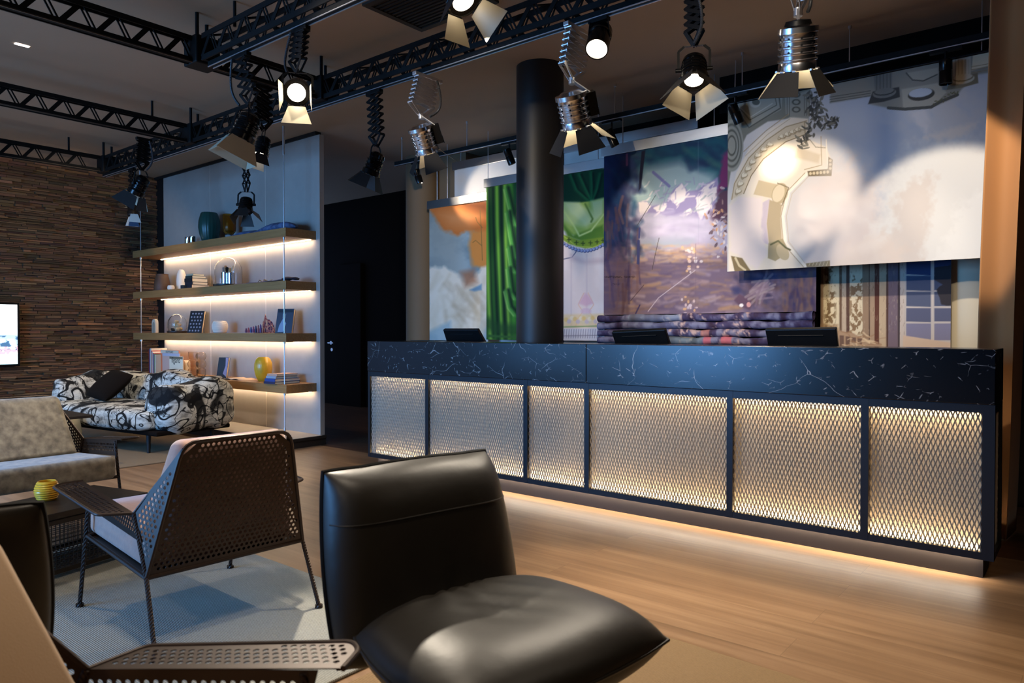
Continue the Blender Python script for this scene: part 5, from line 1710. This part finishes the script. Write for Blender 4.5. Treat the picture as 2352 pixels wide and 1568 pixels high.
def lounge(label, loc, ang, lean=.115):
    root = thing('lounge_chair', label, 'lounge chair', (*loc, .0125), ang, 'black leather lounge chairs')
    kw = dict(local=True)
    def back(x, y, z, u, v, s):
        z *= 1.4 if s > 0 else .55
        q = (v + 1) / 2
        # creases fanning up from the middle of the lower edge
        if s > 0:
            an = math.atan2(x, y + h_ / 2 + .04)
            rr = math.hypot(x, y + h_ / 2)
            z += .011 * math.sin(an * 15) * math.exp(-(rr / .2) ** 2) * (1 - abs(u) ** 4)
        wid = 1 - .05 * q
        ear = .022 * max(0, abs(u) - .6) * max(0, v) ** 4
        return V((-.295 - lean * q - .03 * u * u * .6 + z, -x * wid, .538 + y + ear))
    h_ = .52
    b, rim, at_ = pillow(.63, h_, .16, back, m=6, pw=.45)
    o = b.build('backrest', M['leather'], root, weld=True, **kw)
    c = MB()
    c.tube(rim, .0068, 6, True)
    c.build('piping', M['piping'], o, local=True)
    MB().tube([at_(-.985 + 1.97 * k / 40, .5, 1) + V((.0005, 0, 0)) for k in range(41)], .0022, 6).build('seam', M['leather'], o, local=True)
    def seat(x, y, z, u, v, s):
        zz = .396 + z - .004 * max(0, v) ** 2 + .0 * max(0, -v) ** 2
        if s > 0:
            rr = math.hypot(x, y + .26)
            an = math.atan2(x, y + .3)
            zz += .0045 * math.sin(an * 13 + 1) * math.exp(-(rr / .2) ** 2)
            zz += .005 * math.sin(x * 60 + y * 38) * math.exp(-((x + .02) ** 2 + (y + .04) ** 2) / .012)
            zz -= .012 * math.exp(-(x * x + (y + .02) ** 2) / .03)
        return V((.02 + y, -x * (1 + .06 * v), zz))
    b, rim, at_ = pillow(.68, .58, .19, seat, c=.2, m=4)
    o = b.build('seat', M['leather'], root, weld=True, **kw)
    c = MB()
    c.tube(rim, .0045, 6, True)
    c.build('piping', M['leather'], o, local=True)
    k = MB()
    k.cyl((.0, 0, .03), (.0, 0, .3), .028).rbox((-.2, -.2, .275), (.2, .2, .3), .01)
    k.build('column', M['black_metal'], root, **kw)
    k = MB()
    for i in range(4):
        a = math.pi / 4 + i * math.pi / 2
        k.bar(V((0, 0, .035)), V((.3 * math.cos(a), .3 * math.sin(a), .022)), .04, .018)
        k.cyl((.29 * math.cos(a), .29 * math.sin(a), .0), (.29 * math.cos(a), .29 * math.sin(a), .02), .02)
    k.build('star_base', M['black_metal'], root, **kw)
    k = MB()
    k.bar(V((-.2, 0, .29)), V((-.36, 0, .34)), .3, .012).bar(V((-.36, 0, .34)), V((-.42, 0, .6)), .3, .012, (1, 0, 0))
    k.build('back_support', M['black_metal'], root, **kw)
    return root
lounge('black leather lounge chair with a tilted pillow back, front and centre', (-1.180, 1.402), rad(-10.6))
lounge('black leather lounge chair seen from behind at the left edge', (-2.41, .43), rad(167), .20)

# ------------------------------------------------------------------ coffee table and candle holder
ez, ang = V((0, 0, 1)), math.atan2(.553, -.137)
org = V((-3.937, 1.753, 0))
Tt = Matrix.Translation(org) @ Matrix.Rotation(ang - math.pi, 4, 'Z')   # x runs back to the left end, y away from the armchair
t = thing('coffee_table', 'low black coffee table with wire grid sides beside the mesh armchair', 'coffee table', org)
LX, LY, HT = 1.15, -.44, .33
MB().box((0, LY, HT - .03), (LX, 0, HT), Tt).build('table_top', M['table_black'], t, bevel=.003)
for x in (.012, LX - .042):
    for y in (LY + .012, -.042):
        MB().box((x, y, .0125), (x + .03, y + .03, HT - .03), Tt).build('leg', M['table_black'], t)
k = MB()
for z in (.035, HT - .06):
    for y in (LY + .012, -.042):
        k.box((.012, y, z), (LX - .012, y + .03, z + .022), Tt)
    for x in (.012, LX - .042):
        k.box((x, LY + .012, z), (x + .03, -.012, z + .022), Tt)
for x in (.42, .8):
    k.box((x, LY + .015, .035), (x + .03, LY + .04, HT - .03), Tt)
k.build('frame', M['table_black'], t)
for (fx, L_) in ((lambda s, z: Tt @ V((s, -.02, z)), LX), (lambda s, z: Tt @ V((s, LY + .02, z)), LX), (lambda s, z: Tt @ V((.02, -s, z)), -LY), (lambda s, z: Tt @ V((LX - .02, -s, z)), -LY)):
    k = MB()
    for i in range(int(L_ / .021)):
        s = .02 + i * .021
        k.bar(fx(s, .05), fx(s, HT - .045), .0028, .0028, (1, .3, 0))
    for i in range(12):
        k.bar(fx(.02, .055 + i * .02), fx(L_ - .02, .055 + i * .02), .0028, .0028)
    k.build('wire_grid', M['table_black'], t)
k = MB()
for i in range(int(LX / .021)):
    k.bar(Tt @ V((.02 + i * .021, -.02, .05)), Tt @ V((.02 + i * .021, LY + .02, .05)), .0028, .0028)
for i in range(20):
    k.bar(Tt @ V((.02, -.02 - i * .021, .053)), Tt @ V((LX - .02, -.02 - i * .021, .053)), .0028, .0028)
k.build('wire_shelf', M['table_black'], t)
q = P(108, 1147, Z=HT + .001)
rb = [(0, 0), (.04, 0)]
for j in range(8):
    z_ = .006 + j * .0108
    r = .044 + .013 * math.sin((j + .6) / 8.2 * math.pi)
    rb += [(r - .002, z_), (r + .0015, z_ + .004), (r - .002, z_ + .009)]
rb += [(.04, .096), (.037, .094), (.04, .03), (0, .02)]
lathe_item('candle_holder', 'yellow ribbed glass candle holder on the black coffee table', 'candle holder', rb, M['yellow_glaze'], q, 36)

# ------------------------------------------------------------------ graffiti sofa
def sgnpow(a, e):
    return math.copysign(abs(a) ** e, a)
def blob(center, half, e1, e2, M_, amp=.012, seed=0, nu=72, nv=44, top=None):
    b = MB()
    def f(s, t):
        th, ph = (s - .5) * 2 * math.pi, (t - .5) * math.pi
        x, y, z = sgnpow(math.cos(ph), e1) * sgnpow(math.cos(th), e2), sgnpow(math.cos(ph), e1) * sgnpow(math.sin(th), e2), sgnpow(math.sin(ph), e1)
        p = V((x * half[0], y * half[1], z * half[2]))
        n = math.sin(p.x * 11 + seed) * math.sin(p.y * 13 + seed * 2 + p.z * 5) + .6 * math.sin(p.x * 23 - p.z * 17 + seed) + .4 * math.sin(p.y * 29 + p.z * 21)
        w = max(.0, min(1, (z + 1.0)))
        p = p * (1 + amp * n / max(.15, p.length)) if p.length > .01 else p
        if top:
            p = top(p, x, y, z)
        return M_ @ (V(center) + p)
    return b.grid(f, nu, nv)
so = thing('sofa', 'low sofa in black and white graffiti fabric in front of the shelves', 'sofa', (-7.95, 3.43, 0), rad(8))
I4 = Matrix.Identity(4)
blob((-.05, -.12, .33), (.95, .40, .115), .42, .3, I4, .008, 1).build('seat_cushion', M['graffiti'], so, local=True, weld=True)
def flare(p, x, y, z):
    p = p.copy()
    p.x += .10 * max(0, z) * max(0, x)
    p.z += .03 * math.sin(p.y * 9) * max(0, z)
    p.x += .05 * (1 - z * z) * x
    return p
blob((.90, .02, .44), (.17, .41, .25), .5, .5, I4, .014, 4, top=flare).build('armrest', M['graffiti'], so, local=True, weld=True)
blob((-1.02, .06, .46), (.13, .36, .25), .5, .5, I4, .014, 9, top=lambda p, x, y, z: p + V((-.08 * max(0, z) * abs(x), 0, .03 * math.sin(p.y * 8) * max(0, z)))).build('armrest', M['graffiti'], so, local=True, weld=True)
blob((-.05, .34, .48), (1.0, .13, .25), .5, .35, I4, .016, 6, nu=110, top=lambda p, x, y, z: p + V((0, .04 * max(0, z), .035 * math.sin(p.x * 7 + 1) * max(0, z)))).build('backrest', M['graffiti'], so, local=True, weld=True)
MB().rbox((-1.0, -.42, .19), (1.0, .4, .235), .015, 2).build('base_frame', M['black_cloth'], so, local=True)
for x in (-.95, .78):
    for y in (-.36, .34):
        MB().cyl((x, y, .0125), (x, y, .21), .016, 12, .024).build('leg', solid((24, 20, 18)), so, local=True)
# dark cushion leaning in the corner
q = P(272, 882, Y=3.42)
R_ = Matrix.Translation((q.x, 3.33, .60)) @ Matrix.Rotation(rad(8), 4, 'Z') @ Matrix.Rotation(rad(-48), 4, 'X') @ Matrix.Rotation(rad(8), 4, 'Y')
b, rim, _ = pillow(.46, .40, .17, lambda x, y, z, u, v, s: R_ @ V((x, -z, y)), 24, 24, .05, 3, .6)
tag(b.build('cushion', M['black_cloth'], loc=(q.x, 3.33, .60), weld=True), 'dark brown cushion leaning on the graffiti sofa', 'cushion')

# side table and pouf behind the loveseat
t = thing('side_table', 'small dark side table just behind the grey loveseat', 'table', (-7.4, 2.4, .012))
MB().box((-7.95, 2.12, .43), (-6.86, 2.585, .455)).build('table_top', M['table_black'], t, bevel=.003)
MB().cyl((-7.45, 2.33, .02), (-7.45, 2.33, .43), .02).build('column', M['table_black'], t)
MB().cyl((-7.45, 2.33, .0125), (-7.45, 2.33, .03), .16, 28).build('base_plate', M['table_black'], t)
b = MB()
b.lathe([(0, .0125), (.2, .0125), (.23, .05), (.24, .18), (.22, .30), (.16, .355), (0, .37)], 40, Matrix.Translation((-8.0, 2.66, 0)))
tag(b.build('pouf', M['beige_fabric'], loc=(-8.0, 2.66, 0)), 'round beige pouf between the side table and the graffiti sofa', 'pouf')

# ------------------------------------------------------------------ stage lights
def spot_lamp(name, pos, aim, power, angle, blend=.35, col=(1, .87, .70), radius=.03, parent=None):
    l = bpy.data.lights.new(name, 'SPOT')
    l.energy, l.spot_size, l.spot_blend, l.color, l.shadow_soft_size = power, rad(angle), blend, col, radius
    o = bpy.data.objects.new(name, l)
    COL.objects.link(o)
    o.location = pos
    o.rotation_euler = V(aim).to_track_quat('-Z', 'Y').to_euler()
    return o

def view_dir(a, b, c):
    return (_R * a + _U * b + _F * c).normalized()

def stage_light(label, mount, head, aim, r, L, style='black', lv=5, w=.12, axis=V((1, 0, 0)), lit='lens_dark', doors=((0, 30), (90, 30), (180, 30), (270, 30)), roll=0, door_len=1.6, dm=('door_black', 'door_pale'), cable=1, lamp=None, core=None, ballast=True, door_w=1, scissor=True, mplate=True):
    mount, head, aim = V(mount), V(head), V(aim).normalized()
    root = thing('stage_light', label, 'spotlight', mount, group='stage spotlights on scissor arms')
    metal = M['alu'] if style == 'silver' else M['black_metal']
    body = M['chrome2'] if style == 'silver' else M['gloss_black']
    dark = M['black_metal']
    q = (-aim).to_track_quat('Z', 'Y')
    R_ = Matrix.Translation(head) @ q.to_matrix().to_4x4() @ Matrix.Rotation(roll, 4, 'Z')
    side = aim.cross(V((0, 0, 1)))
    side = side.normalized() if side.length > .05 else V((1, 0, 0))
    pv = head + V((0, 0, r * 1.0)) - aim * L * .25 + V((0, 0, .02))
    other = V((0, 0, 1)).cross(axis)
    if mplate:
        b = MB()
        a_ = axis * (w * .62)
        b.bar(mount - a_ + V((0, 0, -.012)), mount + a_ + V((0, 0, -.012)), .036, .024)
        b.build('mounting_plate', metal, root, bevel=.003)
    if scissor:
        b = MB()
        top, bot = mount + V((0, 0, -.024)), pv + V((0, 0, .075))
        pt = lambda t, s, k: top + (bot - top) * t + axis * (s * w / 2) + other * (k * .02)
        bw = min(.018, (top.z - bot.z) / lv * .62)
        for k in (-1, 1):
            for i in range(lv):
                b.bar(pt(i / lv, -1, k), pt((i + 1) / lv, 1, k), bw, .003, other)
                b.bar(pt(i / lv, 1, k * .75), pt((i + 1) / lv, -1, k * .75), bw, .003, other)
            b.bar(pt(1, -1, k), pv + other * (k * .012), bw, .003, other)
            b.bar(pt(1, 1, k), pv + other * (k * .012), bw, .003, other)
        for i in range(lv + 1):
            for s in (-1, 1):
                b.cyl(pt(i / lv, s, -1.15), pt(i / lv, s, 1.15), .005, 8)
        b.build('scissor_arm', metal, root)
        if cable:
            n = 70
            pts, rr = [], []
            for i in range(n + 1):
                t = i / n
                p = top + (pv - axis * (.01) - top) * t + axis * (cable * (w * .5 + .02) * (.45 + .55 * math.sin(t * math.pi))) + other * -.035
                p.z -= .03 * math.sin(t * math.pi)
                pts.append(p)
                rr.append(.0085 if i % 2 else .0065)
            MB().tube(pts, rr, 8).build('cable', M['cable'], root)
    b = MB()
    yd = (pv - head) * .8
    ya = [head + side * (r * 1.1), head + side * (r * 1.1) + yd, pv + side * (r * .7), pv - side * (r * .7), head - side * (r * 1.1) + yd, head - side * (r * 1.1)]
    for a_, c_ in zip(ya[:-1], ya[1:]) if style != 'silver' else ():
        b.bar(a_, c_, .004, .013, side)
    if style == 'silver':
        b.cyl(pv - V((0, 0, .02)), pv + V((0, 0, .015)), .02, 14)
    for s in (-1, 1) if style != 'silver' else ():
        b.cyl(head + side * (s * r * .85), head + side * (s * (r * 1.1 + .014)), .011, 10)
    b.build('yoke', metal, root)
    if style == 'silver':
        pr = [(0, L), (r * .6, L * .995), (r * .8, L * .93), (r * 1.04, L * .92), (r * 1.06, L * .80), (r * .97, L * .79)]
        for i in range(4):
            z_ = L * (.74 - i * .145)
            pr += [(r * .94, z_), (r * .94, z_ - L * .055), (r * 1.03, z_ - L * .075), (r * 1.03, z_ - L * .1), (r * .94, z_ - L * .12)]
        pr += [(r * .98, L * .12), (r * .98, .0), (r * .9, 0), (r * .88, L * .06), (0, L * .08)]
    else:
        pr = [(0, L * 1.02), (r * .45, L), (r * .8, L * .9), (r * .88, L * .76), (r * .8, L * .75), (r * .8, L * .68)]
        for i in range(3):
            z_ = L * (.64 - i * .13)
            pr += [(r * .84, z_), (r * .92, z_ - L * .02), (r * .92, z_ - L * .07), (r * .84, z_ - L * .09)]
        pr += [(r * .88, L * .22), (r, L * .2), (r, 0), (r * .9, 0), (r * .88, L * .06), (0, L * .08)]
    R2 = R_ @ Matrix.Translation((0, 0, -L / 2))
    ho = MB().lathe(pr, 36, R2).build('housing', body, root)
    b = MB()
    for i in range(3 if style == 'silver' else 2):
        z_ = L * ((.69 - i * .145) if style == 'silver' else (.62 - i * .13))
        for j in range(9):
            a_ = j * math.pi * 2 / 9
            c_ = R2 @ V((r * .945 * math.cos(a_), r * .945 * math.sin(a_), z_))
            n_ = (R2.to_3x3() @ V((math.cos(a_), math.sin(a_), 0))).normalized()
            b.cyl(c_, c_ + n_ * .0015, .0055 if style == 'silver' else .003, 8)
    b.build('vent_hole', dark if style == 'silver' else M['truss_black'], ho)
    lr = .87 if style == 'silver' else .66
    MB().lathe([(0, L * .05), (r * lr, L * .05), (r * lr, L * .065), (0, L * .065)], 30, R2).build('lens', M[lit], root)
    if style != 'silver':
        MB().lathe([(r * .66, L * .04), (r * .9, L * .02), (r * .9, L * .06), (r * .66, L * .06), (r * .66, L * .04)], 30, R2, None, False).build('front_ring', dark, root)
    if style == 'silver' and ballast:
        b = MB()
        R3 = R2 @ Matrix.Rotation(roll, 4, 'Z')
        d3 = [pv - head]
        up_ = (V((0, 0, 1)) - aim * aim.z)
        fw = aim.cross(_F).normalized()
        c_ = head + fw * (r * 1.22)
        b.bar(c_ - aim * L * .35, c_ + aim * L * .3, r * .9, .05, fw)
        for i in range(5):
            p_ = c_ + aim * (L * (.12 + .05 * i)) + fw * .026
            b.bar(p_ - aim.cross(fw) * r * .35, p_ + aim.cross(fw) * r * .35, .006, .004, fw)
        b.build('ballast_box', dark, root, bevel=.004)
        b = MB()
        b.bar(pv, c_ - aim * L * .3, .04, .006, fw)
        b.build('bracket_arm', M['alu'], root)
    if style == 'silver' and not ballast:
        MB().bar(pv, head - aim * (L * .49), .05, .012, side).build('bracket_arm', M['alu'], root)
        MB().lathe([(r * .75, L * .9), (r * .62, L * 1.06), (0, L * 1.1)], 30, R2).build('top_cap', dark, root)
    for k, (phi, th) in enumerate(doors):
        ph, th = rad(phi), rad(th)
        e = V((math.cos(ph), math.sin(ph), 0))
        tg = V((-math.sin(ph), math.cos(ph), 0))
        o = e * r * .98 + V((0, 0, -.004))
        dr = V((0, 0, -1)) * math.cos(th) + e * math.sin(th)
        nn = e * math.cos(th) + V((0, 0, 1)) * math.sin(th)
        ln = r * door_len
        wb, wo = (r * .62 * door_w, r * 1.1 * door_w) if k % 2 == 0 else (r * .55 * door_w, r * .95 * door_w)
        pts = [o - tg * wb, o - tg * wo + dr * ln, o + tg * wo + dr * ln, o + tg * wb]
        b = MB()
        P4 = [R2 @ p_ for p_ in pts]
        N4 = (R2.to_3x3() @ nn).normalized()
        b.mi = 0
        b.add([p_ + N4 * .001 for p_ in P4], [(0, 1, 2, 3)])
        b.mi = 1
        b.add([p_ - N4 * .001 for p_ in P4], [(3, 2, 1, 0)])
        b.mi = 0
        b.add([p_ + N4 * s_ for s_ in (.001, -.001) for p_ in P4], [(0, 4, 5, 1), (1, 5, 6, 2), (2, 6, 7, 3), (3, 7, 4, 0)])
        dk = b.build('barn_door', [M[dm[0]], M[dm[1]]], root)
        for s_ in (-.35, .35):
            p_ = R2 @ (e * r * .98 + tg * (r * s_))
            MB().cyl(p_ - R2.to_3x3() @ tg * .008, p_ + R2.to_3x3() @ tg * .008, .005, 8).build('hinge', metal, dk)
    if lamp:
        pw, an = lamp[0], lamp[1]
        am = V(lamp[2]) - head if len(lamp) > 2 else aim
        spot_lamp('lamp', head + am.normalized() * (L * .5 + r * door_len + .03), am, pw, an, lamp[3] if len(lamp) > 3 else .35)
    if core:
        am = V(core[2]) - head
        spot_lamp('lamp', head + am.normalized() * (L * .5 + r * door_len + .035), am, core[0], core[1], core[3])
    return root
M['chrome2'] = mat('polished_alu', (228, 228, 232), .2, 1.)
YA = V((0, 1, 0))
# hung from the short truss
h = P(683, 208, Y=2.45)
stage_light('lit black spotlight with bright face, hung from the short truss above the shelf wall corner', (h.x + .03, 2.45, 2.915), h, view_dir(.2, -.45, -.87), .075, .17, lv=5, w=.12, lit='lens_lit', doors=((0, 6), (180, 6), (270, 40)), dm=('door_pale', 'door_pale'), cable=-1, lamp=(190, 75, (-1.0, 1.35, .4)))
h = P(566, 293, Y=2.45)
stage_light('black spotlight with pale flaps aimed at the lower left, hung from the short truss', (h.x - .06, 2.45, 2.915), h, view_dir(-.36, -.9, -.12), .08, .18, lv=4, w=.15, doors=((0, 20), (90, 20), (180, 20), (270, 20)), roll=rad(15), door_w=1.45, dm=('door_pale', 'door_pale'), cable=-1, lamp=(45, 80, (-6.5, 1.8, 0)))
h = P(1050, -22, Y=2.45)
stage_light('spotlight cut off by the top edge of the photo, in front of the long truss', (h.x, 2.45, 2.915), h, view_dir(.35, -.7, -.35), .08, .17, lv=2, w=.12, lit='lens_dim', dm=('door_black', 'door_pale'), cable=0, scissor=False, lamp=(60, 60, (-1.8, 3.6, 1)))
# hung from the long truss
h = P(603, 335, X=-4.665)
stage_light('black spotlight with brassy glints, just behind the pale-flapped one', (-4.665, h.y, 2.945), h, view_dir(-.2, -.95, -.1), .058, .135, lv=5, w=.12, axis=YA, lit='lens_dim', doors=((0, 30), (90, 45), (180, 30)), dm=('door_black', 'door_pale'), cable=0, lamp=(40, 70, (-6.2, 3.0, 0)))
h = P(565, 470, Y=3.42)
stage_light('small black spotlight hanging lowest, in front of the amber vase on the top shelf', (h.x, 3.42, 2.915), h, view_dir(.03, -.93, -.35), .062, .13, lv=6, w=.055, doors=((0, 26), (90, 20), (180, 50), (270, 26)), dm=('door_black', 'door_black'), cable=0)
h = P(321, 425, Y=3.0)
stage_light('black spotlight with a large pale flap, hung from the middle cross truss', (h.x + .09, 3.0, 2.945), h, view_dir(-.5, -.85, .1), .075, .18, lv=5, w=.11, axis=YA, dm=('door_black', 'door_pale'), doors=((10, 24), (100, 24), (190, 24), (280, 24)), door_w=1.4, lamp=(34, 90, (-10, 3.2, 1.4)))
h = P(306, 478, Y=3.42)
stage_light('far black spotlight with a blue flap, in front of the stone wall', (h.x - .02, 3.42, 2.915), h, view_dir(.08, -1, -.1), .062, .15, lv=4, w=.09, dm=('door_blue', 'door_blue'), doors=((270, 14), (90, 14)), cable=0) if M.setdefault('door_blue', mat('door_blue', (62, 88, 116), .5)) else None
h = P(860, 376, Y=3.42)
stage_light('dark unlit spotlight hanging in front of the corridor opening', (h.x, 3.42, 2.915), h, view_dir(-.38, -.9, .12), .066, .17, lv=6, w=.125, dm=('door_black', 'door_black'), cable=0)
h = P(973, 318, Y=3.42)
stage_light('left silver spotlight, hung left of the dark pillar', (h.x + .04, 3.42, 2.90), h, view_dir(.26, -.86, .42), .082, .19, 'silver', lv=6, w=.2, axis=YA, lit='lens_dim', doors=((45, 38), (135, 30), (225, 36), (315, 30)), dm=('door_black', 'door_pale'), door_len=1.55, lamp=(70, 58, (-5.4, 5.75, 1.7)))
h = P(1318, 250, Y=3.42)
stage_light('middle silver spotlight, hung just right of the dark pillar', (h.x + .03, 3.42, 2.90), h, view_dir(.24, -.86, .42), .088, .2, 'silver', lv=6, w=.2, axis=YA, lit='lens_lit', doors=((45, 40), (135, 30), (225, 36), (315, 30)), dm=('door_black', 'door_pale'), door_len=1.6, cable=0, lamp=(55, 18, P(1572, 515, Y=5.6), .5), core=(60, 60, (-2.9, 5.6, 1.5), .8))
h = P(1832, 108, Y=3.42)
stage_light('large silver spotlight at upper right, shining on the cloud backdrop', (h.x, 3.42, 2.915), h, view_dir(.12, -.92, .36), .086, .2, 'silver', lv=3, w=.12, axis=YA, lit='lens_lit', doors=((60, 44), (150, 32), (240, 40), (330, 30)), dm=('door_black', 'door_pale'), door_len=1.5, ballast=False, lamp=(64, 27, P(1845, 440, Y=5.4), .5), core=(170, 10, P(1788, 372, Y=5.4), 1))
h = P(1594, 160, Y=3.42)
stage_light('black spotlight with open flaps and a lit lens, right of the middle silver one', (h.x, 3.42, 2.915), h, view_dir(-.1, -.93, -.38), .07, .15, lv=5, w=.085, lit='lens_dim', doors=((45, 28), (135, 28), (225, 28), (315, 28)), door_w=1.4, dm=('door_black', 'door_pale'), door_len=1.75, cable=1, lamp=(45, 70, (-1.2, 2.4, 0)))
# plain can spot on the long truss
h = P(1376, 90, Y=3.42)
am = view_dir(-.2, -.8, -.56)
t = thing('track_spotlight', 'lit black cylindrical spotlight on the long truss, beside the middle silver one', 'spotlight', (h.x, 3.42, 2.915))
R_ = Matrix.Translation(h) @ (-am).to_track_quat('Z', 'Y').to_matrix().to_4x4() @ Matrix.Scale(1.14, 4)
MB().lathe([(0, .09), (.04, .088), (.056, .07), (.058, .03), (.052, .028), (.052, -.01), (.056, -.012), (.056, -.085), (.05, -.085), (.048, -.07), (0, -.068)], 32, R_).build('housing', M['gloss_black'], t)
MB().lathe([(0, -.0695), (.0475, -.0695), (.0475, -.074), (0, -.074)], 28, R_).build('lens', M['lens_lit'], t)
s = am.cross(V((0, 0, 1))).normalized()
b = MB()
b.box((h.x - .06, 3.40, 2.895), (h.x + .06, 3.44, 2.915))
for k in (-1, 1):
    b.bar(h + s * (.062 * k), V((h.x, 3.42, 2.90)) + s * (.05 * k), .018, .005, s)
b.build('yoke', M['black_metal'], t)
spot_lamp('lamp', h + am * .1, am, 70, 80)

# slim track along the backdrops with five small cylinders
TZ, TY = 3.0, 5.30
t = thing('lighting_track', 'thin black ceiling track running above the painted backdrops', 'track', (-3.2, TY, TZ))
MB().box((-5.95, TY - .02, TZ - .02), (-.48, TY + .02, TZ + .02)).build('rail', M['truss_black'], t)
MB().box((-5.95, TY - .022, TZ - .026), (-.48, TY - .012, TZ - .02)).build('rail_edge', M['alu'], t)
b = MB()
for x in (-5.85, -4.9, -4.2, -3.45, -3.2, -2.1, -1.35, -.53):
    b.cyl((x, TY, TZ + .02), (x, TY, CEIL), .004, 6).cyl((x, TY, CEIL - .02), (x, TY, CEIL), .011, 8)
b.build('hanger', M['alu'], t)
for u, v, tl, pw, tg, lb in ((960, 405, .18, 16, (-5.2, 6.0, 2.75), 'small black cylinder spot at the left end of the backdrop track'),
                         (1170, 360, .25, 30, (-4.45, 5.7, 1.8), 'small black cylinder spot over the green drapery, left of the pillar'),
                         (1405, 317, .3, 7, (-3.2, 5.7, 1.5), 'small black cylinder spot above the left corner of the mountain backdrop'),
                         (1690, 262, .3, 0, (-1.9, 5.6, 1.4), 'small black cylinder spot at the left corner of the cloud backdrop'),
                         (2172, 166, 0, 0, (0, 0, 0), 'small black cylinder spot hanging straight in front of the cloud backdrop')):
    h = P(u, v, Y=TY)
    root = thing('track_spotlight', lb, 'spotlight', (h.x, TY, TZ - .02), group='small cylinder spots on the backdrop track')
    if tl:
        am = view_dir(tl * 1.6, -1, .12)
    else:
        am = V((0, .03, -1)).normalized()
    R_ = Matrix.Translation(h) @ (-am).to_track_quat('Z', 'Y').to_matrix().to_4x4()
    MB().lathe([(0, .075), (.036, .075), (.038, .073), (.038, .012), (.0365, .01), (.0365, .006), (.038, .004), (.038, -.073), (.034, -.075), (.032, -.06), (0, -.058)], 28, R_).build('housing', M['gloss_black'], root)
    MB().lathe([(0, -.0595), (.0315, -.0595), (.0315, -.064), (0, -.064)], 24, R_).build('lens', M['lens_dim' if pw else 'lens_dark'], root)
    MB().box((h.x - .09, TY - .018, TZ - .045), (h.x + .09, TY + .018, TZ - .027)).cyl((h.x, TY, TZ - .045), h, .008, 8).build('adapter', M['black_metal'], root)
    if pw:
        spot_lamp('lamp', h + am * .08, V(tg) - h, pw, 66, .5)

# ------------------------------------------------------------------ light of the room
w = bpy.data.worlds.new('world')
SC.world = w
w.use_nodes = True
bg = w.node_tree.nodes['Background']
bg.inputs[0].default_value = (.3, .5, 1, 1)
bg.inputs[1].default_value = .5
for i, (a, b) in enumerate(WINS):
    l = bpy.data.lights.new('daylight', 'AREA')
    l.shape, l.size, l.size_y, l.energy, l.color = 'RECTANGLE', b - a - .1, WZ1 - WZ0 - .1, (45, 150)[i], (.15, .45, 1.0)
    o = bpy.data.objects.new('daylight', l)
    COL.objects.link(o)
    o.location = ((a + b) / 2, -3.17, (WZ0 + WZ1) / 2)
    l.spread = rad(125)
    o.rotation_euler = V((0, 1, -.5)).to_track_quat('-Z', 'Z').to_euler()
a = V((-.62, 3.42, 2.82))
spot_lamp('lamp', a, P(2165, 575, Y=5.4) - a, 95, 35, .25)
a = V((-.2, 1.2, 2.9))
spot_lamp('lamp', a, V((-1.5, 5.75, 1.32)) - a, 110, 24, .5)  # added lamp without a fixture, lifts the low peeling-wall backdrop
a = V((-1.0, 1.3, 2.95))
spot_lamp('lamp', a, V((-1.6, 5.4, 2.2)) - a, 60, 36, .8, radius=.08)  # extra unseen wash, put in to brighten the cloud backdrop
a = V((-3.4, 1.2, 2.9))
spot_lamp('lamp', a, V((-2.8, 5.6, 1.7)) - a, 120, 42, .7, radius=.06)  # invented wash light, fills in the mountain backdrop
# added overhead fill lamps without fixtures, raising the room's ambient light
for p_, pw, an in (((-1.6, .9, 2.95), 45, 120), ((-4.4, .6, 2.95), 45, 120), ((-7.6, 1.4, 2.95), 80, 130), ((.9, 2.2, 2.95), 16, 120), ((-1.4, -1.6, 2.95), 50, 130)):
    spot_lamp('fill_lamp', p_, (0, .0, -1), pw, an, .6, (1, .84, .66), .06)

vs = SC.view_settings
SC.display_settings.display_device = 'sRGB'
vs.view_transform = 'Standard'
vs.look = 'None'
vs.exposure = 0.9
vs.gamma = 1.0
vs.use_curve_mapping = False
SC.cycles.use_denoising = True
SC.cycles.sample_clamp_indirect = 6
SC.cycles.max_bounces = 8
SC.cycles.diffuse_bounces = 4
